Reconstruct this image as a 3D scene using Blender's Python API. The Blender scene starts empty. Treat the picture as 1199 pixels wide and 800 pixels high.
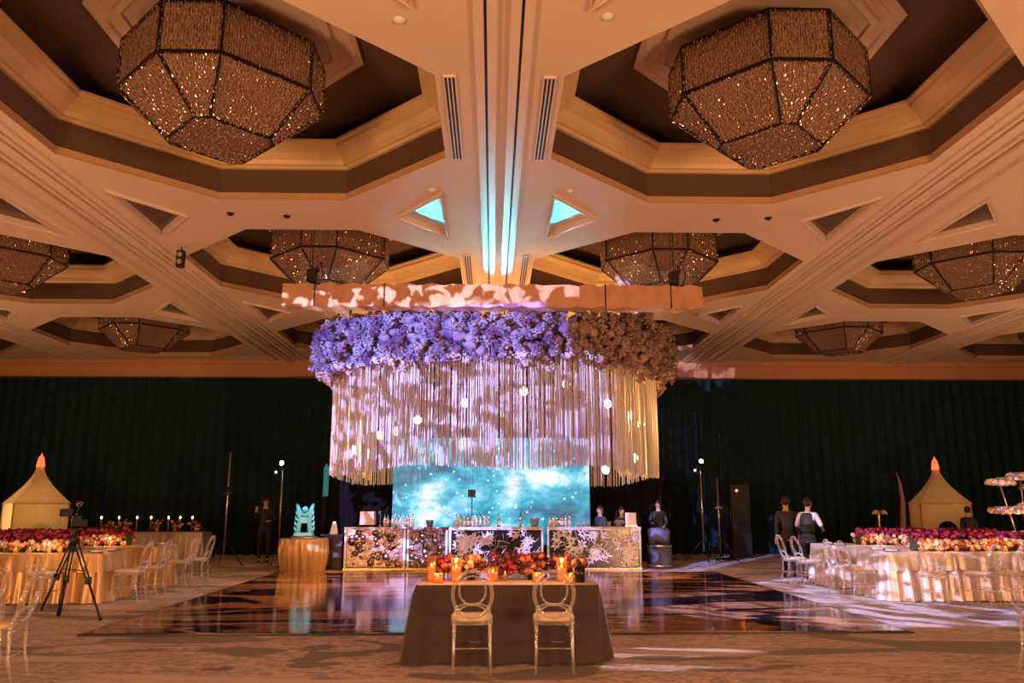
import bpy, bmesh, math, random
import numpy as np
from mathutils import Vector, Matrix
from mathutils.geometry import delaunay_2d_cdt
PI = math.pi
rnd = random.Random(7)
nrs = np.random.RandomState(5)
C = bpy.context.scene.collection

# ------------------------------------------------------------------ materials
def nodes(m):
    m.use_nodes = True
    return m.node_tree.nodes, m.node_tree.links
def mat(name, col, rough=.5, metal=0., spec=.5, sheen=0., trans=0., emit=None, estr=0., coat=0., var=0., vscale=8., bump=0., bscale=40., vcol=None, stretch=(1, 1, 1)):
    """procedural principled material: noise colour variation and noise bump in object space"""
    m = bpy.data.materials.new(name); N, L = nodes(m)
    b = N['Principled BSDF']
    b.inputs['Base Color'].default_value = (*col, 1)
    b.inputs['Roughness'].default_value = rough
    b.inputs['Metallic'].default_value = metal
    b.inputs['Specular IOR Level'].default_value = spec
    b.inputs['Sheen Weight'].default_value = sheen
    b.inputs['Transmission Weight'].default_value = trans
    b.inputs['Coat Weight'].default_value = coat
    if emit:
        b.inputs['Emission Color'].default_value = (*emit, 1)
        b.inputs['Emission Strength'].default_value = estr
    tc = N.new('ShaderNodeTexCoord'); mp = N.new('ShaderNodeMapping')
    mp.inputs['Scale'].default_value = stretch
    L.new(tc.outputs['Object'], mp.inputs[0])
    nz = N.new('ShaderNodeTexNoise'); nz.inputs['Scale'].default_value = vscale; nz.inputs['Detail'].default_value = 4
    L.new(mp.outputs[0], nz.inputs['Vector'])
    cr = N.new('ShaderNodeValToRGB')
    c2 = vcol or tuple(max(0, c * (1 - var)) for c in col)
    cr.color_ramp.elements[0].position = .35; cr.color_ramp.elements[1].position = .65
    cr.color_ramp.elements[0].color = (*c2, 1); cr.color_ramp.elements[1].color = (*col, 1)
    L.new(nz.outputs['Fac'], cr.inputs[0])
    L.new(cr.outputs[0], b.inputs['Base Color'])
    if bump:
        n2 = N.new('ShaderNodeTexNoise'); n2.inputs['Scale'].default_value = bscale; n2.inputs['Detail'].default_value = 3
        L.new(mp.outputs[0], n2.inputs['Vector'])
        bp = N.new('ShaderNodeBump'); bp.inputs['Strength'].default_value = bump; bp.inputs['Distance'].default_value = .02
        L.new(n2.outputs['Fac'], bp.inputs['Height']); L.new(bp.outputs[0], b.inputs['Normal'])
    return m

def thin_clear(name, tint, see=.55, diff=.25):
    """clear acrylic: transparent, glossy at the edge, a little milky"""
    m = bpy.data.materials.new(name); N, L = nodes(m); N.clear()
    o = N.new('ShaderNodeOutputMaterial')
    t = N.new('ShaderNodeBsdfTransparent'); t.inputs[0].default_value = (*tint, 1)
    g = N.new('ShaderNodeBsdfGlossy'); g.inputs['Roughness'].default_value = .12; g.inputs[0].default_value = (1, 1, 1, 1)
    d = N.new('ShaderNodeBsdfDiffuse'); d.inputs[0].default_value = (*tint, 1)
    tl = N.new('ShaderNodeBsdfTranslucent'); tl.inputs[0].default_value = (*tint, 1)
    nz = N.new('ShaderNodeTexNoise'); nz.inputs['Scale'].default_value = 25
    bp = N.new('ShaderNodeBump'); bp.inputs['Strength'].default_value = .25; bp.inputs['Distance'].default_value = .01
    L.new(nz.outputs['Fac'], bp.inputs['Height']); L.new(bp.outputs[0], g.inputs['Normal'])
    dd = N.new('ShaderNodeMixShader'); dd.inputs[0].default_value = .5; L.new(d.outputs[0], dd.inputs[1]); L.new(tl.outputs[0], dd.inputs[2])
    a = N.new('ShaderNodeMixShader')
    lw = N.new('ShaderNodeLayerWeight'); lw.inputs['Blend'].default_value = .5
    mr = N.new('ShaderNodeMapRange'); L.new(lw.outputs['Facing'], mr.inputs[0]); mr.inputs[3].default_value = min(.95, see + .2); mr.inputs[4].default_value = max(.1, see - .3); L.new(mr.outputs[0], a.inputs[0])
    b = N.new('ShaderNodeMixShader'); b.inputs[0].default_value = diff
    L.new(g.outputs[0], b.inputs[1]); L.new(dd.outputs[0], b.inputs[2])
    L.new(b.outputs[0], a.inputs[1]); L.new(t.outputs[0], a.inputs[2])
    L.new(a.outputs[0], o.inputs[0])
    return m

def cloth_translucent(name, col, tr=.45, sheen=.2):
    m = bpy.data.materials.new(name); N, L = nodes(m); N.clear()
    o = N.new('ShaderNodeOutputMaterial')
    d = N.new('ShaderNodeBsdfDiffuse'); t = N.new('ShaderNodeBsdfTranslucent')
    nz = N.new('ShaderNodeTexNoise'); nz.inputs['Scale'].default_value = 6
    tc = N.new('ShaderNodeTexCoord'); L.new(tc.outputs['Object'], nz.inputs['Vector'])
    cr = N.new('ShaderNodeValToRGB'); cr.color_ramp.elements[0].color = (*[c * .8 for c in col], 1); cr.color_ramp.elements[1].color = (*col, 1)
    L.new(nz.outputs['Fac'], cr.inputs[0]); L.new(cr.outputs[0], d.inputs[0]); L.new(cr.outputs[0], t.inputs[0])
    x = N.new('ShaderNodeMixShader'); x.inputs[0].default_value = tr
    L.new(d.outputs[0], x.inputs[1]); L.new(t.outputs[0], x.inputs[2]); L.new(x.outputs[0], o.inputs[0])
    return m

M = {}
M['plaster'] = mat('plaster', (.74, .58, .46), .75, var=.05, vscale=1.2, spec=.25)
M['plaster_trim'] = mat('plaster_trim', (.78, .64, .52), .33, var=.04, vscale=3)
M['brown_cover'] = mat('brown_wallcover', (.13, .075, .05), .7, var=.25, vscale=30)
M['cornice'] = mat('cornice_gilt', (.70, .50, .27), .42, var=.08, vscale=3)
M['lip'] = mat('coffer_lip', (.58, .36, .20), .5, var=.08, vscale=3)
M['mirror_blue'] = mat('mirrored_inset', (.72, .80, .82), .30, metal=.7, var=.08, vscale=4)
M['mirror_dark'] = mat('dark_reflection_inset', (.13, .09, .07), .3, var=.2, vscale=4)  # dark reflection put into the colour of the remaining mirrored insets
M['slot'] = mat('dark_slot', (.02, .02, .022), .6)
M['drape_dark'] = mat('dark_drape', (.016, .046, .066), .85, var=.75, vscale=22, bump=.4, bscale=60, spec=.2)
M['drape_black'] = mat('black_drape', (.014, .012, .012), .9, var=.4, vscale=9, stretch=(8, 8, .6), spec=.1)
M['soffit'] = mat('wall_soffit', (.60, .30, .14), .5, var=.08, vscale=2)
M['black'] = mat('black_paint', (.012, .012, .013), .45, var=.3, vscale=12)
M['black_gloss'] = mat('black_gloss', (.015, .015, .018), .15, var=.3, vscale=12)
M['steel'] = mat('brushed_steel', (.62, .62, .64), .28, metal=.9, var=.2, vscale=18)
M['iron'] = mat('bronze_frame', (.035, .022, .018), .35, metal=.5, var=.2, vscale=18)
M['acrylic'] = thin_clear('clear_acrylic', (.97, .95, .95), .61, .50)
M['candle_glass'] = thin_clear('candle_glass', (1., .66, .36), .72, .35)
M['glass'] = thin_clear('clear_glass', (.98, .98, .98), .7, .25)
M['cushion'] = mat('ivory_cushion', (.72, .55, .36), .6, var=.1, vscale=14, sheen=.2)
M['gold_satin'] = mat('gold_satin', (.66, .40, .16), .36, metal=.5, var=.15, vscale=5, sheen=.3, stretch=(4, 4, .5))
M['champagne_satin'] = mat('champagne_satin', (.78, .64, .52), .36, metal=.45, var=.12, vscale=5, sheen=.3, stretch=(4, 4, .5))
M['brown_velvet'] = mat('brown_velvet', (.052, .029, .026), .8, var=.3, vscale=3, sheen=.25)
M['rose_red'] = mat('red_roses', (.34, .010, .035), .55, vcol=(.12, .004, .04), vscale=14)
M['rose_cream'] = mat('cream_roses', (.85, .66, .42), .5, vcol=(.75, .42, .2), vscale=14)
M['rose_orange'] = mat('orange_blooms', (.42, .14, .06), .5, vcol=(.30, .05, .03), vscale=14)
M['rose_wine'] = mat('burgundy_blooms', (.10, .015, .02), .55, vcol=(.05, .008, .015), vscale=14)
M['leaf'] = mat('dark_leaves', (.05, .07, .03), .5, var=.4, vscale=20)
M['cloud'] = mat('dusty_blooms', (.44, .30, .27), .85, vcol=(.28, .17, .15), vscale=3.0)
M['fringe'] = cloth_translucent('ribbon_strands', (.78, .74, .72), .45)
M['truss_cloth'] = mat('tan_truss_cloth', (.62, .33, .20), .7, var=.15, vscale=5, bump=.3, bscale=7)
M['bulb'] = mat('glowing_bulb', (1, .8, .5), .4, emit=(1., .60, .22), estr=70)
M['candle'] = mat('lit_wax', (.20, .10, .05), .5, emit=(1., .42, .13), estr=.85)
M['flame'] = mat('flame', (1, .7, .3), .5, emit=(1., .55, .2), estr=8)
M['ember'] = mat('glowing_red_cap', (.9, .15, .05), .5, emit=(1., .09, .03), estr=2.6)
M['tent'] = cloth_translucent('cream_tent', (.80, .62, .34), .5)
M['ice'] = mat('ice', (.30, .80, .90), .12, trans=.35, var=.1, vscale=10, bump=.4, bscale=14)
M['silver'] = mat('cut_silver', (.50, .49, .55), .35, metal=.45, var=.35, vscale=9, bump=.25, bscale=16)
M['copper_mirror'] = mat('antique_mirror', (.17, .12, .10), .22, metal=.8, var=.5, vscale=5, bump=.35, bscale=10)
M['gold'] = mat('gold_trim', (.80, .50, .22), .25, metal=.9, var=.1)
M['skin'] = mat('skin', (.62, .34, .22), .5, var=.08, vscale=6)
M['hair'] = mat('dark_hair', (.035, .018, .012), .55, var=.3, vscale=40)
M['vest'] = mat('black_vest', (.02, .016, .016), .7, var=.2)
M['white_shirt'] = mat('white_shirt', (.75, .72, .72), .7, var=.06)
M['navy_shirt'] = mat('dark_shirt', (.035, .045, .055), .75, var=.2)
M['trouser'] = mat('dark_trousers', (.02, .02, .022), .8, var=.2)
M['label'] = mat('bottle_label', (.70, .42, .28), .6, var=.2, vscale=30)
M['bottle_clear'] = thin_clear('bottle_glass', (.75, .85, .88), .35, .35)
M['bottle_green'] = thin_clear('green_glass', (.10, .30, .26), .35, .5)
M['bottle_amber'] = thin_clear('amber_glass', (.65, .30, .10), .35, .5)
M['parchment'] = mat('parchment_shade', (.62, .46, .33), .7, var=.1)
M['lamp_lens'] = mat('lamp_lens', (.8, 1, 1), .3, emit=(.7, 1., 1.), estr=45)
M['lamp_dim'] = mat('lamp_lens_dim', (.5, .7, 1), .3, emit=(.35, .55, 1.), estr=6)
M['led_red'] = mat('red_indicator', (1, .2, .1), .3, emit=(1., .12, .05), estr=18)
M['wood_dark'] = mat('dark_wood', (.05, .03, .02), .5, var=.3, vscale=12, stretch=(1, 1, 8))
M['white'] = mat('white_paint', (.75, .74, .76), .5, var=.04)
M['blue_cloth'] = mat('blue_grey_cover', (.20, .25, .42), .6, vcol=(.02, .02, .03), vscale=2.4)

def mk_crystal():
    m = mat('cut_crystal', (.72, .49, .38), .16, metal=.5, var=.5, vscale=60, spec=.9)
    return m
M['crystal'] = mk_crystal()
M['crystal_back'] = mat('crystal_mesh_backing', (.34, .20, .14), .5, var=.55, vscale=35, stretch=(1, 1, .35), bump=.6, bscale=70)

def mk_carpet():
    m = bpy.data.materials.new('ballroom_carpet'); N, L = nodes(m); b = N['Principled BSDF']
    b.inputs['Roughness'].default_value = .9; b.inputs['Specular IOR Level'].default_value = .15; b.inputs['Sheen Weight'].default_value = .3
    tc = N.new('ShaderNodeTexCoord')
    def noise(scale, sx, sy, det=3, dist=0., off=(0, 0, 0)):
        mp = N.new('ShaderNodeMapping'); mp.inputs['Scale'].default_value = (sx, sy, 1); mp.inputs['Location'].default_value = off
        L.new(tc.outputs['Object'], mp.inputs[0])
        n = N.new('ShaderNodeTexNoise'); n.inputs['Scale'].default_value = scale; n.inputs['Detail'].default_value = det; n.inputs['Distortion'].default_value = dist
        L.new(mp.outputs[0], n.inputs['Vector']); return n.outputs['Fac']
    def ramp(src, p0, c0, p1, c1):
        r = N.new('ShaderNodeValToRGB'); r.color_ramp.elements[0].position = p0; r.color_ramp.elements[1].position = p1
        r.color_ramp.elements[0].color = (*c0, 1); r.color_ramp.elements[1].color = (*c1, 1); L.new(src, r.inputs[0]); return r.outputs[0]
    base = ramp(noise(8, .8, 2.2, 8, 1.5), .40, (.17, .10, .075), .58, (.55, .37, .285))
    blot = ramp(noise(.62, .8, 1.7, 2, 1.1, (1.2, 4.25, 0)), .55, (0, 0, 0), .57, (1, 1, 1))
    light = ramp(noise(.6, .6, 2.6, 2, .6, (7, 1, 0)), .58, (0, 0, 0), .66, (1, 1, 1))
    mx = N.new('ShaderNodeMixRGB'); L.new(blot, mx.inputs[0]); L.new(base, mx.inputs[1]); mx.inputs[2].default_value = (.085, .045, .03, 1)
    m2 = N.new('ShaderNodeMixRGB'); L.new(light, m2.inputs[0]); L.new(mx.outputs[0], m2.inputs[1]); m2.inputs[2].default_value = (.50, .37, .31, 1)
    L.new(m2.outputs[0], b.inputs['Base Color'])
    n = N.new('ShaderNodeTexNoise'); n.inputs['Scale'].default_value = 120; L.new(tc.outputs['Object'], n.inputs['Vector'])
    bp = N.new('ShaderNodeBump'); bp.inputs['Strength'].default_value = .5; bp.inputs['Distance'].default_value = .01
    L.new(n.outputs['Fac'], bp.inputs['Height']); L.new(bp.outputs[0], b.inputs['Normal'])
    return m
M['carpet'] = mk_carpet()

def mk_dance():
    m = bpy.data.materials.new('marbled_dance_floor'); N, L = nodes(m); b = N['Principled BSDF']
    b.inputs['Roughness'].default_value = .11; b.inputs['Specular IOR Level'].default_value = .7
    tc = N.new('ShaderNodeTexCoord'); mp = N.new('ShaderNodeMapping'); mp.inputs['Scale'].default_value = (.15, .55, 1); mp.inputs['Location'].default_value = (.55, .3, 0)
    mp.inputs['Rotation'].default_value = (0, 0, .10)
    L.new(tc.outputs['Object'], mp.inputs[0])
    n = N.new('ShaderNodeTexNoise'); n.inputs['Scale'].default_value = .62; n.inputs['Detail'].default_value = 5; n.inputs['Distortion'].default_value = 1.6; n.inputs['Roughness'].default_value = .45
    L.new(mp.outputs[0], n.inputs['Vector'])
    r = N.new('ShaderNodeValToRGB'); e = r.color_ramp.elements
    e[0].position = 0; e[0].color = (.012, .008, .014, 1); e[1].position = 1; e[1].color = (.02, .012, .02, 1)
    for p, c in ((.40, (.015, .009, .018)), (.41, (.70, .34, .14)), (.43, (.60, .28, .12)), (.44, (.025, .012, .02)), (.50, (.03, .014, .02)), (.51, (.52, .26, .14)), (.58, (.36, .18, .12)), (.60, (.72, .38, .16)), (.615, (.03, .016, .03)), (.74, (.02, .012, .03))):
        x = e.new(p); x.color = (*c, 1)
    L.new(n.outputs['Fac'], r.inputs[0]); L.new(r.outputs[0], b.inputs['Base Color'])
    return m
M['dance'] = mk_dance()

def mk_screen():
    m = bpy.data.materials.new('nebula_on_screen'); N, L = nodes(m); b = N['Principled BSDF']
    b.inputs['Base Color'].default_value = (0, 0, 0, 1); b.inputs['Roughness'].default_value = .4
    tc = N.new('ShaderNodeTexCoord')
    mp = N.new('ShaderNodeMapping'); mp.inputs['Scale'].default_value = (.8, 1, 1.25); mp.inputs['Location'].default_value = (.4, 0, .35); L.new(tc.outputs['Object'], mp.inputs[0])
    n = N.new('ShaderNodeTexNoise'); n.inputs['Scale'].default_value = .85; n.inputs['Detail'].default_value = 7; n.inputs['Roughness'].default_value = .60; n.inputs['Distortion'].default_value = .25
    L.new(mp.outputs[0], n.inputs['Vector'])
    r = N.new('ShaderNodeValToRGB'); e = r.color_ramp.elements
    e[0].position = .32; e[0].color = (.0, .09, .15, 1); e[1].position = .64; e[1].color = (.95, .97, .92, 1)
    for p, c in ((.41, (.0, .20, .34)), (.485, (.005, .42, .60)), (.545, (.14, .64, .80)), (.60, (.60, .85, .92))):
        x = e.new(p); x.color = (*c, 1)
    L.new(n.outputs['Fac'], r.inputs[0])
    v = N.new('ShaderNodeTexVoronoi'); v.inputs['Scale'].default_value = 5.5; L.new(tc.outputs['Object'], v.inputs['Vector'])
    s = N.new('ShaderNodeValToRGB'); s.color_ramp.elements[0].position = .10; s.color_ramp.elements[0].color = (1, 1, 1, 1); s.color_ramp.elements[1].position = .22; s.color_ramp.elements[1].color = (0, 0, 0, 1)
    L.new(v.outputs['Distance'], s.inputs[0])
    ad = N.new('ShaderNodeMixRGB'); ad.blend_type = 'ADD'; ad.inputs[0].default_value = .75; L.new(r.outputs[0], ad.inputs[1]); L.new(s.outputs[0], ad.inputs[2])
    # a faint patchwork of darker tiles
    br = N.new('ShaderNodeTexBrick'); br.inputs['Scale'].default_value = .55; br.inputs['Color1'].default_value = (1, 1, 1, 1); br.inputs['Color2'].default_value = (.80, .88, .90, 1); br.inputs['Mortar'].default_value = (.9, .9, .9, 1); br.inputs['Mortar Size'].default_value = .004
    m3 = N.new('ShaderNodeMapping'); m3.inputs['Rotation'].default_value = (PI / 2, 0, 0); L.new(tc.outputs['Object'], m3.inputs[0]); L.new(m3.outputs[0], br.inputs['Vector'])
    mu = N.new('ShaderNodeMixRGB'); mu.blend_type = 'MULTIPLY'; mu.inputs[0].default_value = 1; L.new(ad.outputs[0], mu.inputs[1]); L.new(br.outputs[0], mu.inputs[2])
    L.new(mu.outputs[0], b.inputs['Emission Color']); b.inputs['Emission Strength'].default_value = 1.1
    return m
M['screen'] = mk_screen()

# ------------------------------------------------------------------ mesh helpers
class MB:
    def __init__(s): s.v = []; s.f = []; s.m = []; s.sm = []; s.cur = 0; s.smooth = False
    def add(s, vs, fs, smooth=None):
        o = len(s.v); s.v += [tuple(p) for p in vs]
        for f in fs:
            s.f.append(tuple(i + o for i in f)); s.m.append(s.cur); s.sm.append(s.smooth if smooth is None else smooth)
        return s
    def box(s, c, d, rz=0, rx=0, ry=0):
        R = Matrix.Rotation(rz, 3, 'Z') @ Matrix.Rotation(ry, 3, 'Y') @ Matrix.Rotation(rx, 3, 'X')
        vs = [Vector(c) + R @ Vector((x * d[0] / 2, y * d[1] / 2, z * d[2] / 2)) for x in (-1, 1) for y in (-1, 1) for z in (-1, 1)]
        return s.add(vs, [(0, 1, 3, 2), (4, 6, 7, 5), (0, 4, 5, 1), (2, 3, 7, 6), (0, 2, 6, 4), (1, 5, 7, 3)], False)
    def bar(s, a, b, w, h):
        a = Vector(a); b = Vector(b); d = (b - a).normalized(); up = Vector((0, 0, 1)) if abs(d.z) < .95 else Vector((0, 1, 0))
        x = d.cross(up).normalized(); y = x.cross(d).normalized()
        vs = [p + x * sx * w / 2 + y * sy * h / 2 for p in (a, b) for sx, sy in ((-1, -1), (1, -1), (1, 1), (-1, 1))]
        return s.add(vs, [(0, 1, 2, 3), (7, 6, 5, 4), (0, 4, 5, 1), (1, 5, 6, 2), (2, 6, 7, 3), (3, 7, 4, 0)], False)
    def tube(s, pts, r, n=8, closed=False, cap=True):
        pts = [Vector(p) for p in pts]; k = len(pts)
        rs = r if isinstance(r, (list, tuple)) else [r] * k
        vs = []; prev = None
        for i, p in enumerate(pts):
            d = (pts[(i + 1) % k] - pts[i - 1]) if closed else (pts[min(i + 1, k - 1)] - pts[max(i - 1, 0)])
            d.normalize()
            if prev is None:
                a = Vector((0, 0, 1)) if abs(d.z) < .9 else Vector((1, 0, 0)); x = d.cross(a).normalized()
            else:
                x = (prev - d * prev.dot(d)).normalized()
            prev = x; y = d.cross(x)
            for j in range(n):
                t = 2 * PI * j / n; vs.append(p + (x * math.cos(t) + y * math.sin(t)) * rs[i])
        fs = []
        for i in range(k if closed else k - 1):
            a = i * n; b = ((i + 1) % k) * n
            for j in range(n): fs.append((a + j, a + (j + 1) % n, b + (j + 1) % n, b + j))
        if cap and not closed: fs += [tuple(range(n))[::-1], tuple(range((k - 1) * n, k * n))]
        return s.add(vs, fs, True)
    def lathe(s, prof, c=(0, 0, 0), n=16, smooth=True):
        vs = []; k = len(prof)
        for r, z in prof:
            for j in range(n):
                t = 2 * PI * j / n; vs.append((c[0] + r * math.cos(t), c[1] + r * math.sin(t), c[2] + z))
        fs = [(i * n + j, i * n + (j + 1) % n, (i + 1) * n + (j + 1) % n, (i + 1) * n + j) for i in range(k - 1) for j in range(n)]
        if prof[0][0] > 1e-4: fs.append(tuple(range(n))[::-1])
        if prof[-1][0] > 1e-4: fs.append(tuple(range((k - 1) * n, k * n)))
        return s.add(vs, fs, smooth)
    def prism(s, poly, z0, z1):
        n = len(poly)
        vs = [(x, y, z0) for x, y in poly] + [(x, y, z1) for x, y in poly]
        fs = [tuple(range(n))[::-1], tuple(range(n, 2 * n))] + [(i, (i + 1) % n, n + (i + 1) % n, n + i) for i in range(n)]
        return s.add(vs, fs, False)
    def loft(s, loops, closed=True, caps=(False, False), smooth=False):
        n = len(loops[0]); vs = [p for l in loops for p in l]; fs = []
        for i in range(len(loops) - 1):
            for j in range(n if closed else n - 1):
                fs.append((i * n + j, i * n + (j + 1) % n, (i + 1) * n + (j + 1) % n, (i + 1) * n + j))
        if caps[0]: fs.append(tuple(range(n))[::-1])
        if caps[1]: fs.append(tuple(range((len(loops) - 1) * n, len(loops) * n)))
        return s.add(vs, fs, smooth)
    def ball(s, c, r, n=10, k=6, sc=(1, 1, 1)):
        prof = [(math.sin(PI * i / k), -math.cos(PI * i / k)) for i in range(k + 1)]
        vs = []
        for a, z in prof:
            for j in range(n):
                t = 2 * PI * j / n; vs.append((c[0] + r * sc[0] * a * math.cos(t), c[1] + r * sc[1] * a * math.sin(t), c[2] + r * sc[2] * z))
        fs = [(i * n + j, i * n + (j + 1) % n, (i + 1) * n + (j + 1) % n, (i + 1) * n + j) for i in range(k) for j in range(n)]
        return s.add(vs, fs, True)
    def mesh(s, name, mats):
        me = bpy.data.meshes.new(name); me.from_pydata(s.v, [], s.f)
        if not isinstance(mats, (list, tuple)): mats = [mats]
        for m in mats: me.materials.append(m)
        me.polygons.foreach_set('use_smooth', s.sm)
        if len(mats) > 1: me.polygons.foreach_set('material_index', s.m)
        me.update(); return me
    def build(s, name, mats, parent=None, loc=(0, 0, 0), rz=0):
        o = bpy.data.objects.new(name, s.mesh(name, mats)); C.objects.link(o)
        o.location = loc; o.rotation_euler[2] = rz
        if parent is not None: o.parent = parent
        return o

def tag(o, label, cat, group=None, kind=None):
    o['label'] = label; o['category'] = cat
    if group: o['group'] = group
    if kind: o['kind'] = kind
    return o
def thing(name, label, cat, loc=(0, 0, 0), rz=0, group=None):
    o = bpy.data.objects.new(name, None); C.objects.link(o); o.empty_display_size = .1
    o.location = loc; o.rotation_euler[2] = rz
    return tag(o, label, cat, group)
def struct(o): o['kind'] = 'structure'; return o
KIDS = {}
def kids(o):
    return [c for c in bpy.data.objects if c.parent == o]
def dup(o, loc=None, rz=None, label=None, group=None, parent=None, tree=None):
    if tree is None: tree = {}
    c = o.copy(); C.objects.link(c)
    if parent is not None: c.parent = parent
    if loc is not None: c.location = loc
    if rz is not None: c.rotation_euler[2] = rz
    if label: c['label'] = label
    if group: c['group'] = group
    for k in o.children: dup(k, parent=c)
    return c

# fast masses of ruffled blooms
def ico(sub):
    bm = bmesh.new(); bmesh.ops.create_icosphere(bm, subdivisions=sub, radius=1)
    v = np.array([x.co[:] for x in bm.verts]); f = np.array([[q.index for q in t.verts] for t in bm.faces]); bm.free(); return v, f
ICO1, ICO2 = ico(2), ico(3)
def blooms(name, mats, cs, rs, parent=None, base=ICO1, rough=.3, flat=.9, smooth=False, loc=(0, 0, 0), matidx=None):
    bv, bf = base; n = len(cs); nv = len(bv)
    V = np.empty((n * nv, 3)); F = np.empty((n * len(bf), 3), dtype=np.int64)
    for i in range(n):
        a = nrs.rand() * 6.28; ca, sa = math.cos(a), math.sin(a)
        v = bv * (1 - rough / 2 + rough * nrs.rand(nv, 1)); v = v @ np.array([[ca, sa, 0], [-sa, ca, 0], [0, 0, flat]])
        V[i * nv:(i + 1) * nv] = v * rs[i] + cs[i]; F[i * len(bf):(i + 1) * len(bf)] = bf + i * nv
    me = bpy.data.meshes.new(name)
    me.vertices.add(len(V)); me.vertices.foreach_set('co', V.ravel())
    me.loops.add(F.size); me.loops.foreach_set('vertex_index', F.ravel())
    me.polygons.add(len(F)); me.polygons.foreach_set('loop_start', np.arange(0, F.size, 3)); me.polygons.foreach_set('loop_total', np.full(len(F), 3))
    mats = mats if isinstance(mats, (list, tuple)) else [mats]
    for m in mats: me.materials.append(m)
    if len(mats) > 1: me.polygons.foreach_set('material_index', np.repeat(nrs.randint(0, len(mats), n), len(bf)))
    me.update(calc_edges=True); me.validate()
    o = bpy.data.objects.new(name, me); C.objects.link(o); o.location = loc
    if parent is not None: o.parent = parent
    return o

# ------------------------------------------------------------------ room shell
ZC, ZU = 6.0, 7.12
XB, YB = 20.0, 25.6
BX0 = -.05
COLX = [BX0 + q for q in (-16.1, -9.65, -3.22, 3.22, 9.65, 16.1)]
ROWY = [2.30, 8.82, 15.34, 21.86]
AP = 2.53

def octo(cx, cy, ap, z=None):
    k = (ap - AP) * math.tan(PI / 8); ay = ap + .07; hx = .93 + k; hy = 1.04 + k
    if ap < 1.7: ay = ap; hx = hy = ap * math.tan(PI / 8)
    p = [(hx, -ay), (ap, -hy), (ap, hy), (hx, ay), (-hx, ay), (-ap, hy), (-ap, -hy), (-hx, -ay)]
    return [(cx + a, cy + b) if z is None else (cx + a, cy + b, z) for a, b in p]

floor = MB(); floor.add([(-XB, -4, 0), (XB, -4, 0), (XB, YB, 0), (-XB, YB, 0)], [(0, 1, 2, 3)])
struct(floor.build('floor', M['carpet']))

def drape_wall(x0, y0, x1, y1, z0, z1, amp=.05, wl=.34):
    L_ = math.hypot(x1 - x0, y1 - y0); n = int(L_ / wl * 6); b = MB(); nx, ny = (y1 - y0) / L_, -(x1 - x0) / L_
    lo, hi = [], []
    for i in range(n + 1):
        t = i / n; o = amp * math.sin(2 * PI * t * L_ / wl + .8 * math.sin(t * L_ * 1.3)); x = x0 + (x1 - x0) * t + nx * o; y = y0 + (y1 - y0) * t + ny * o
        lo.append((x, y, z0)); hi.append((x, y, z1))
    return b.loft([lo, hi], closed=False, smooth=True)
struct(drape_wall(-XB, YB, XB, YB, 0, 5.6).build('wall_back', M['drape_dark']))
struct(drape_wall(-XB, -4, -XB, YB, 0, 6.0).build('wall_left', M['drape_dark']))
struct(drape_wall(XB, YB, XB, -4, 0, 6.0).build('wall_right', M['drape_dark']))
b = MB(); b.box((0, YB - .22, 5.74), (2 * XB, .3, .52)); b.box((0, YB - .40, 5.94), (2 * XB, .10, .12)); b.box((0, YB - .38, 5.51), (2 * XB, .04, .05))
struct(b.build('trim_1', M['soffit']))
b = MB()
for cx in (-6.05, 6.05): b.box((cx, YB - .42, 5.74), (.62, .22, .50))
struct(b.build('trim_2', M['soffit']))

# ceiling slab with octagonal coffers and triangular insets
tris = []
for bx in (-12.9, -6.52, BX0, 6.42, 12.8):
    for ry in (5.56, 12.08, 18.60):
        for s in (-1, 1):
            off = .86 if bx == 0 else .86
            tris.append((bx, s, ry))
def tri_pts(bx, s, ry, k=0.):
    # k shrinks the triangle towards its middle
    b0, b1, h = .85, 1.53, .88
    p = [(bx + s * (b0), ry - h), (bx + s * (b1), ry), (bx + s * b0, ry + h)]
    cx = sum(q[0] for q in p) / 3; cy = sum(q[1] for q in p) / 3
    return [(cx + (x - cx) * (1 + k), cy + (y - cy) * (1 + k)) for x, y in p]
verts, edges, polys = [], [], []
def loop(pts):
    o = len(verts); verts.extend(Vector(p) for p in pts); n = len(pts); edges.extend((o + i, o + (i + 1) % n) for i in range(n))
loop([(-XB, -4), (XB, -4), (XB, YB), (-XB, YB)])
holes = []
for cx in COLX:
    for cy in ROWY: holes.append(octo(cx, cy, AP)); loop(holes[-1])
for t in tris: holes.append(tri_pts(*t)); loop(holes[-1])
ov, oe, of, *_ = delaunay_2d_cdt(verts, edges, [], 0, 1e-4)
def inside(p, poly):
    c = False; n = len(poly)
    for i in range(n):
        x0, y0 = poly[i][:2]; x1, y1 = poly[(i + 1) % n][:2]
        if (y0 > p[1]) != (y1 > p[1]) and p[0] < (x1 - x0) * (p[1] - y0) / (y1 - y0) + x0: c = not c
    return c
b = MB(); b.v = [(v.x, v.y, ZC) for v in ov]
for f in of:
    c = (sum(ov[i].x for i in f) / len(f), sum(ov[i].y for i in f) / len(f))
    if not any(inside(c, h) for h in holes): b.f.append(tuple(f)[::-1]); b.m.append(0); b.sm.append(False)
ceil = struct(b.build('ceiling', M['plaster']))
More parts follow.
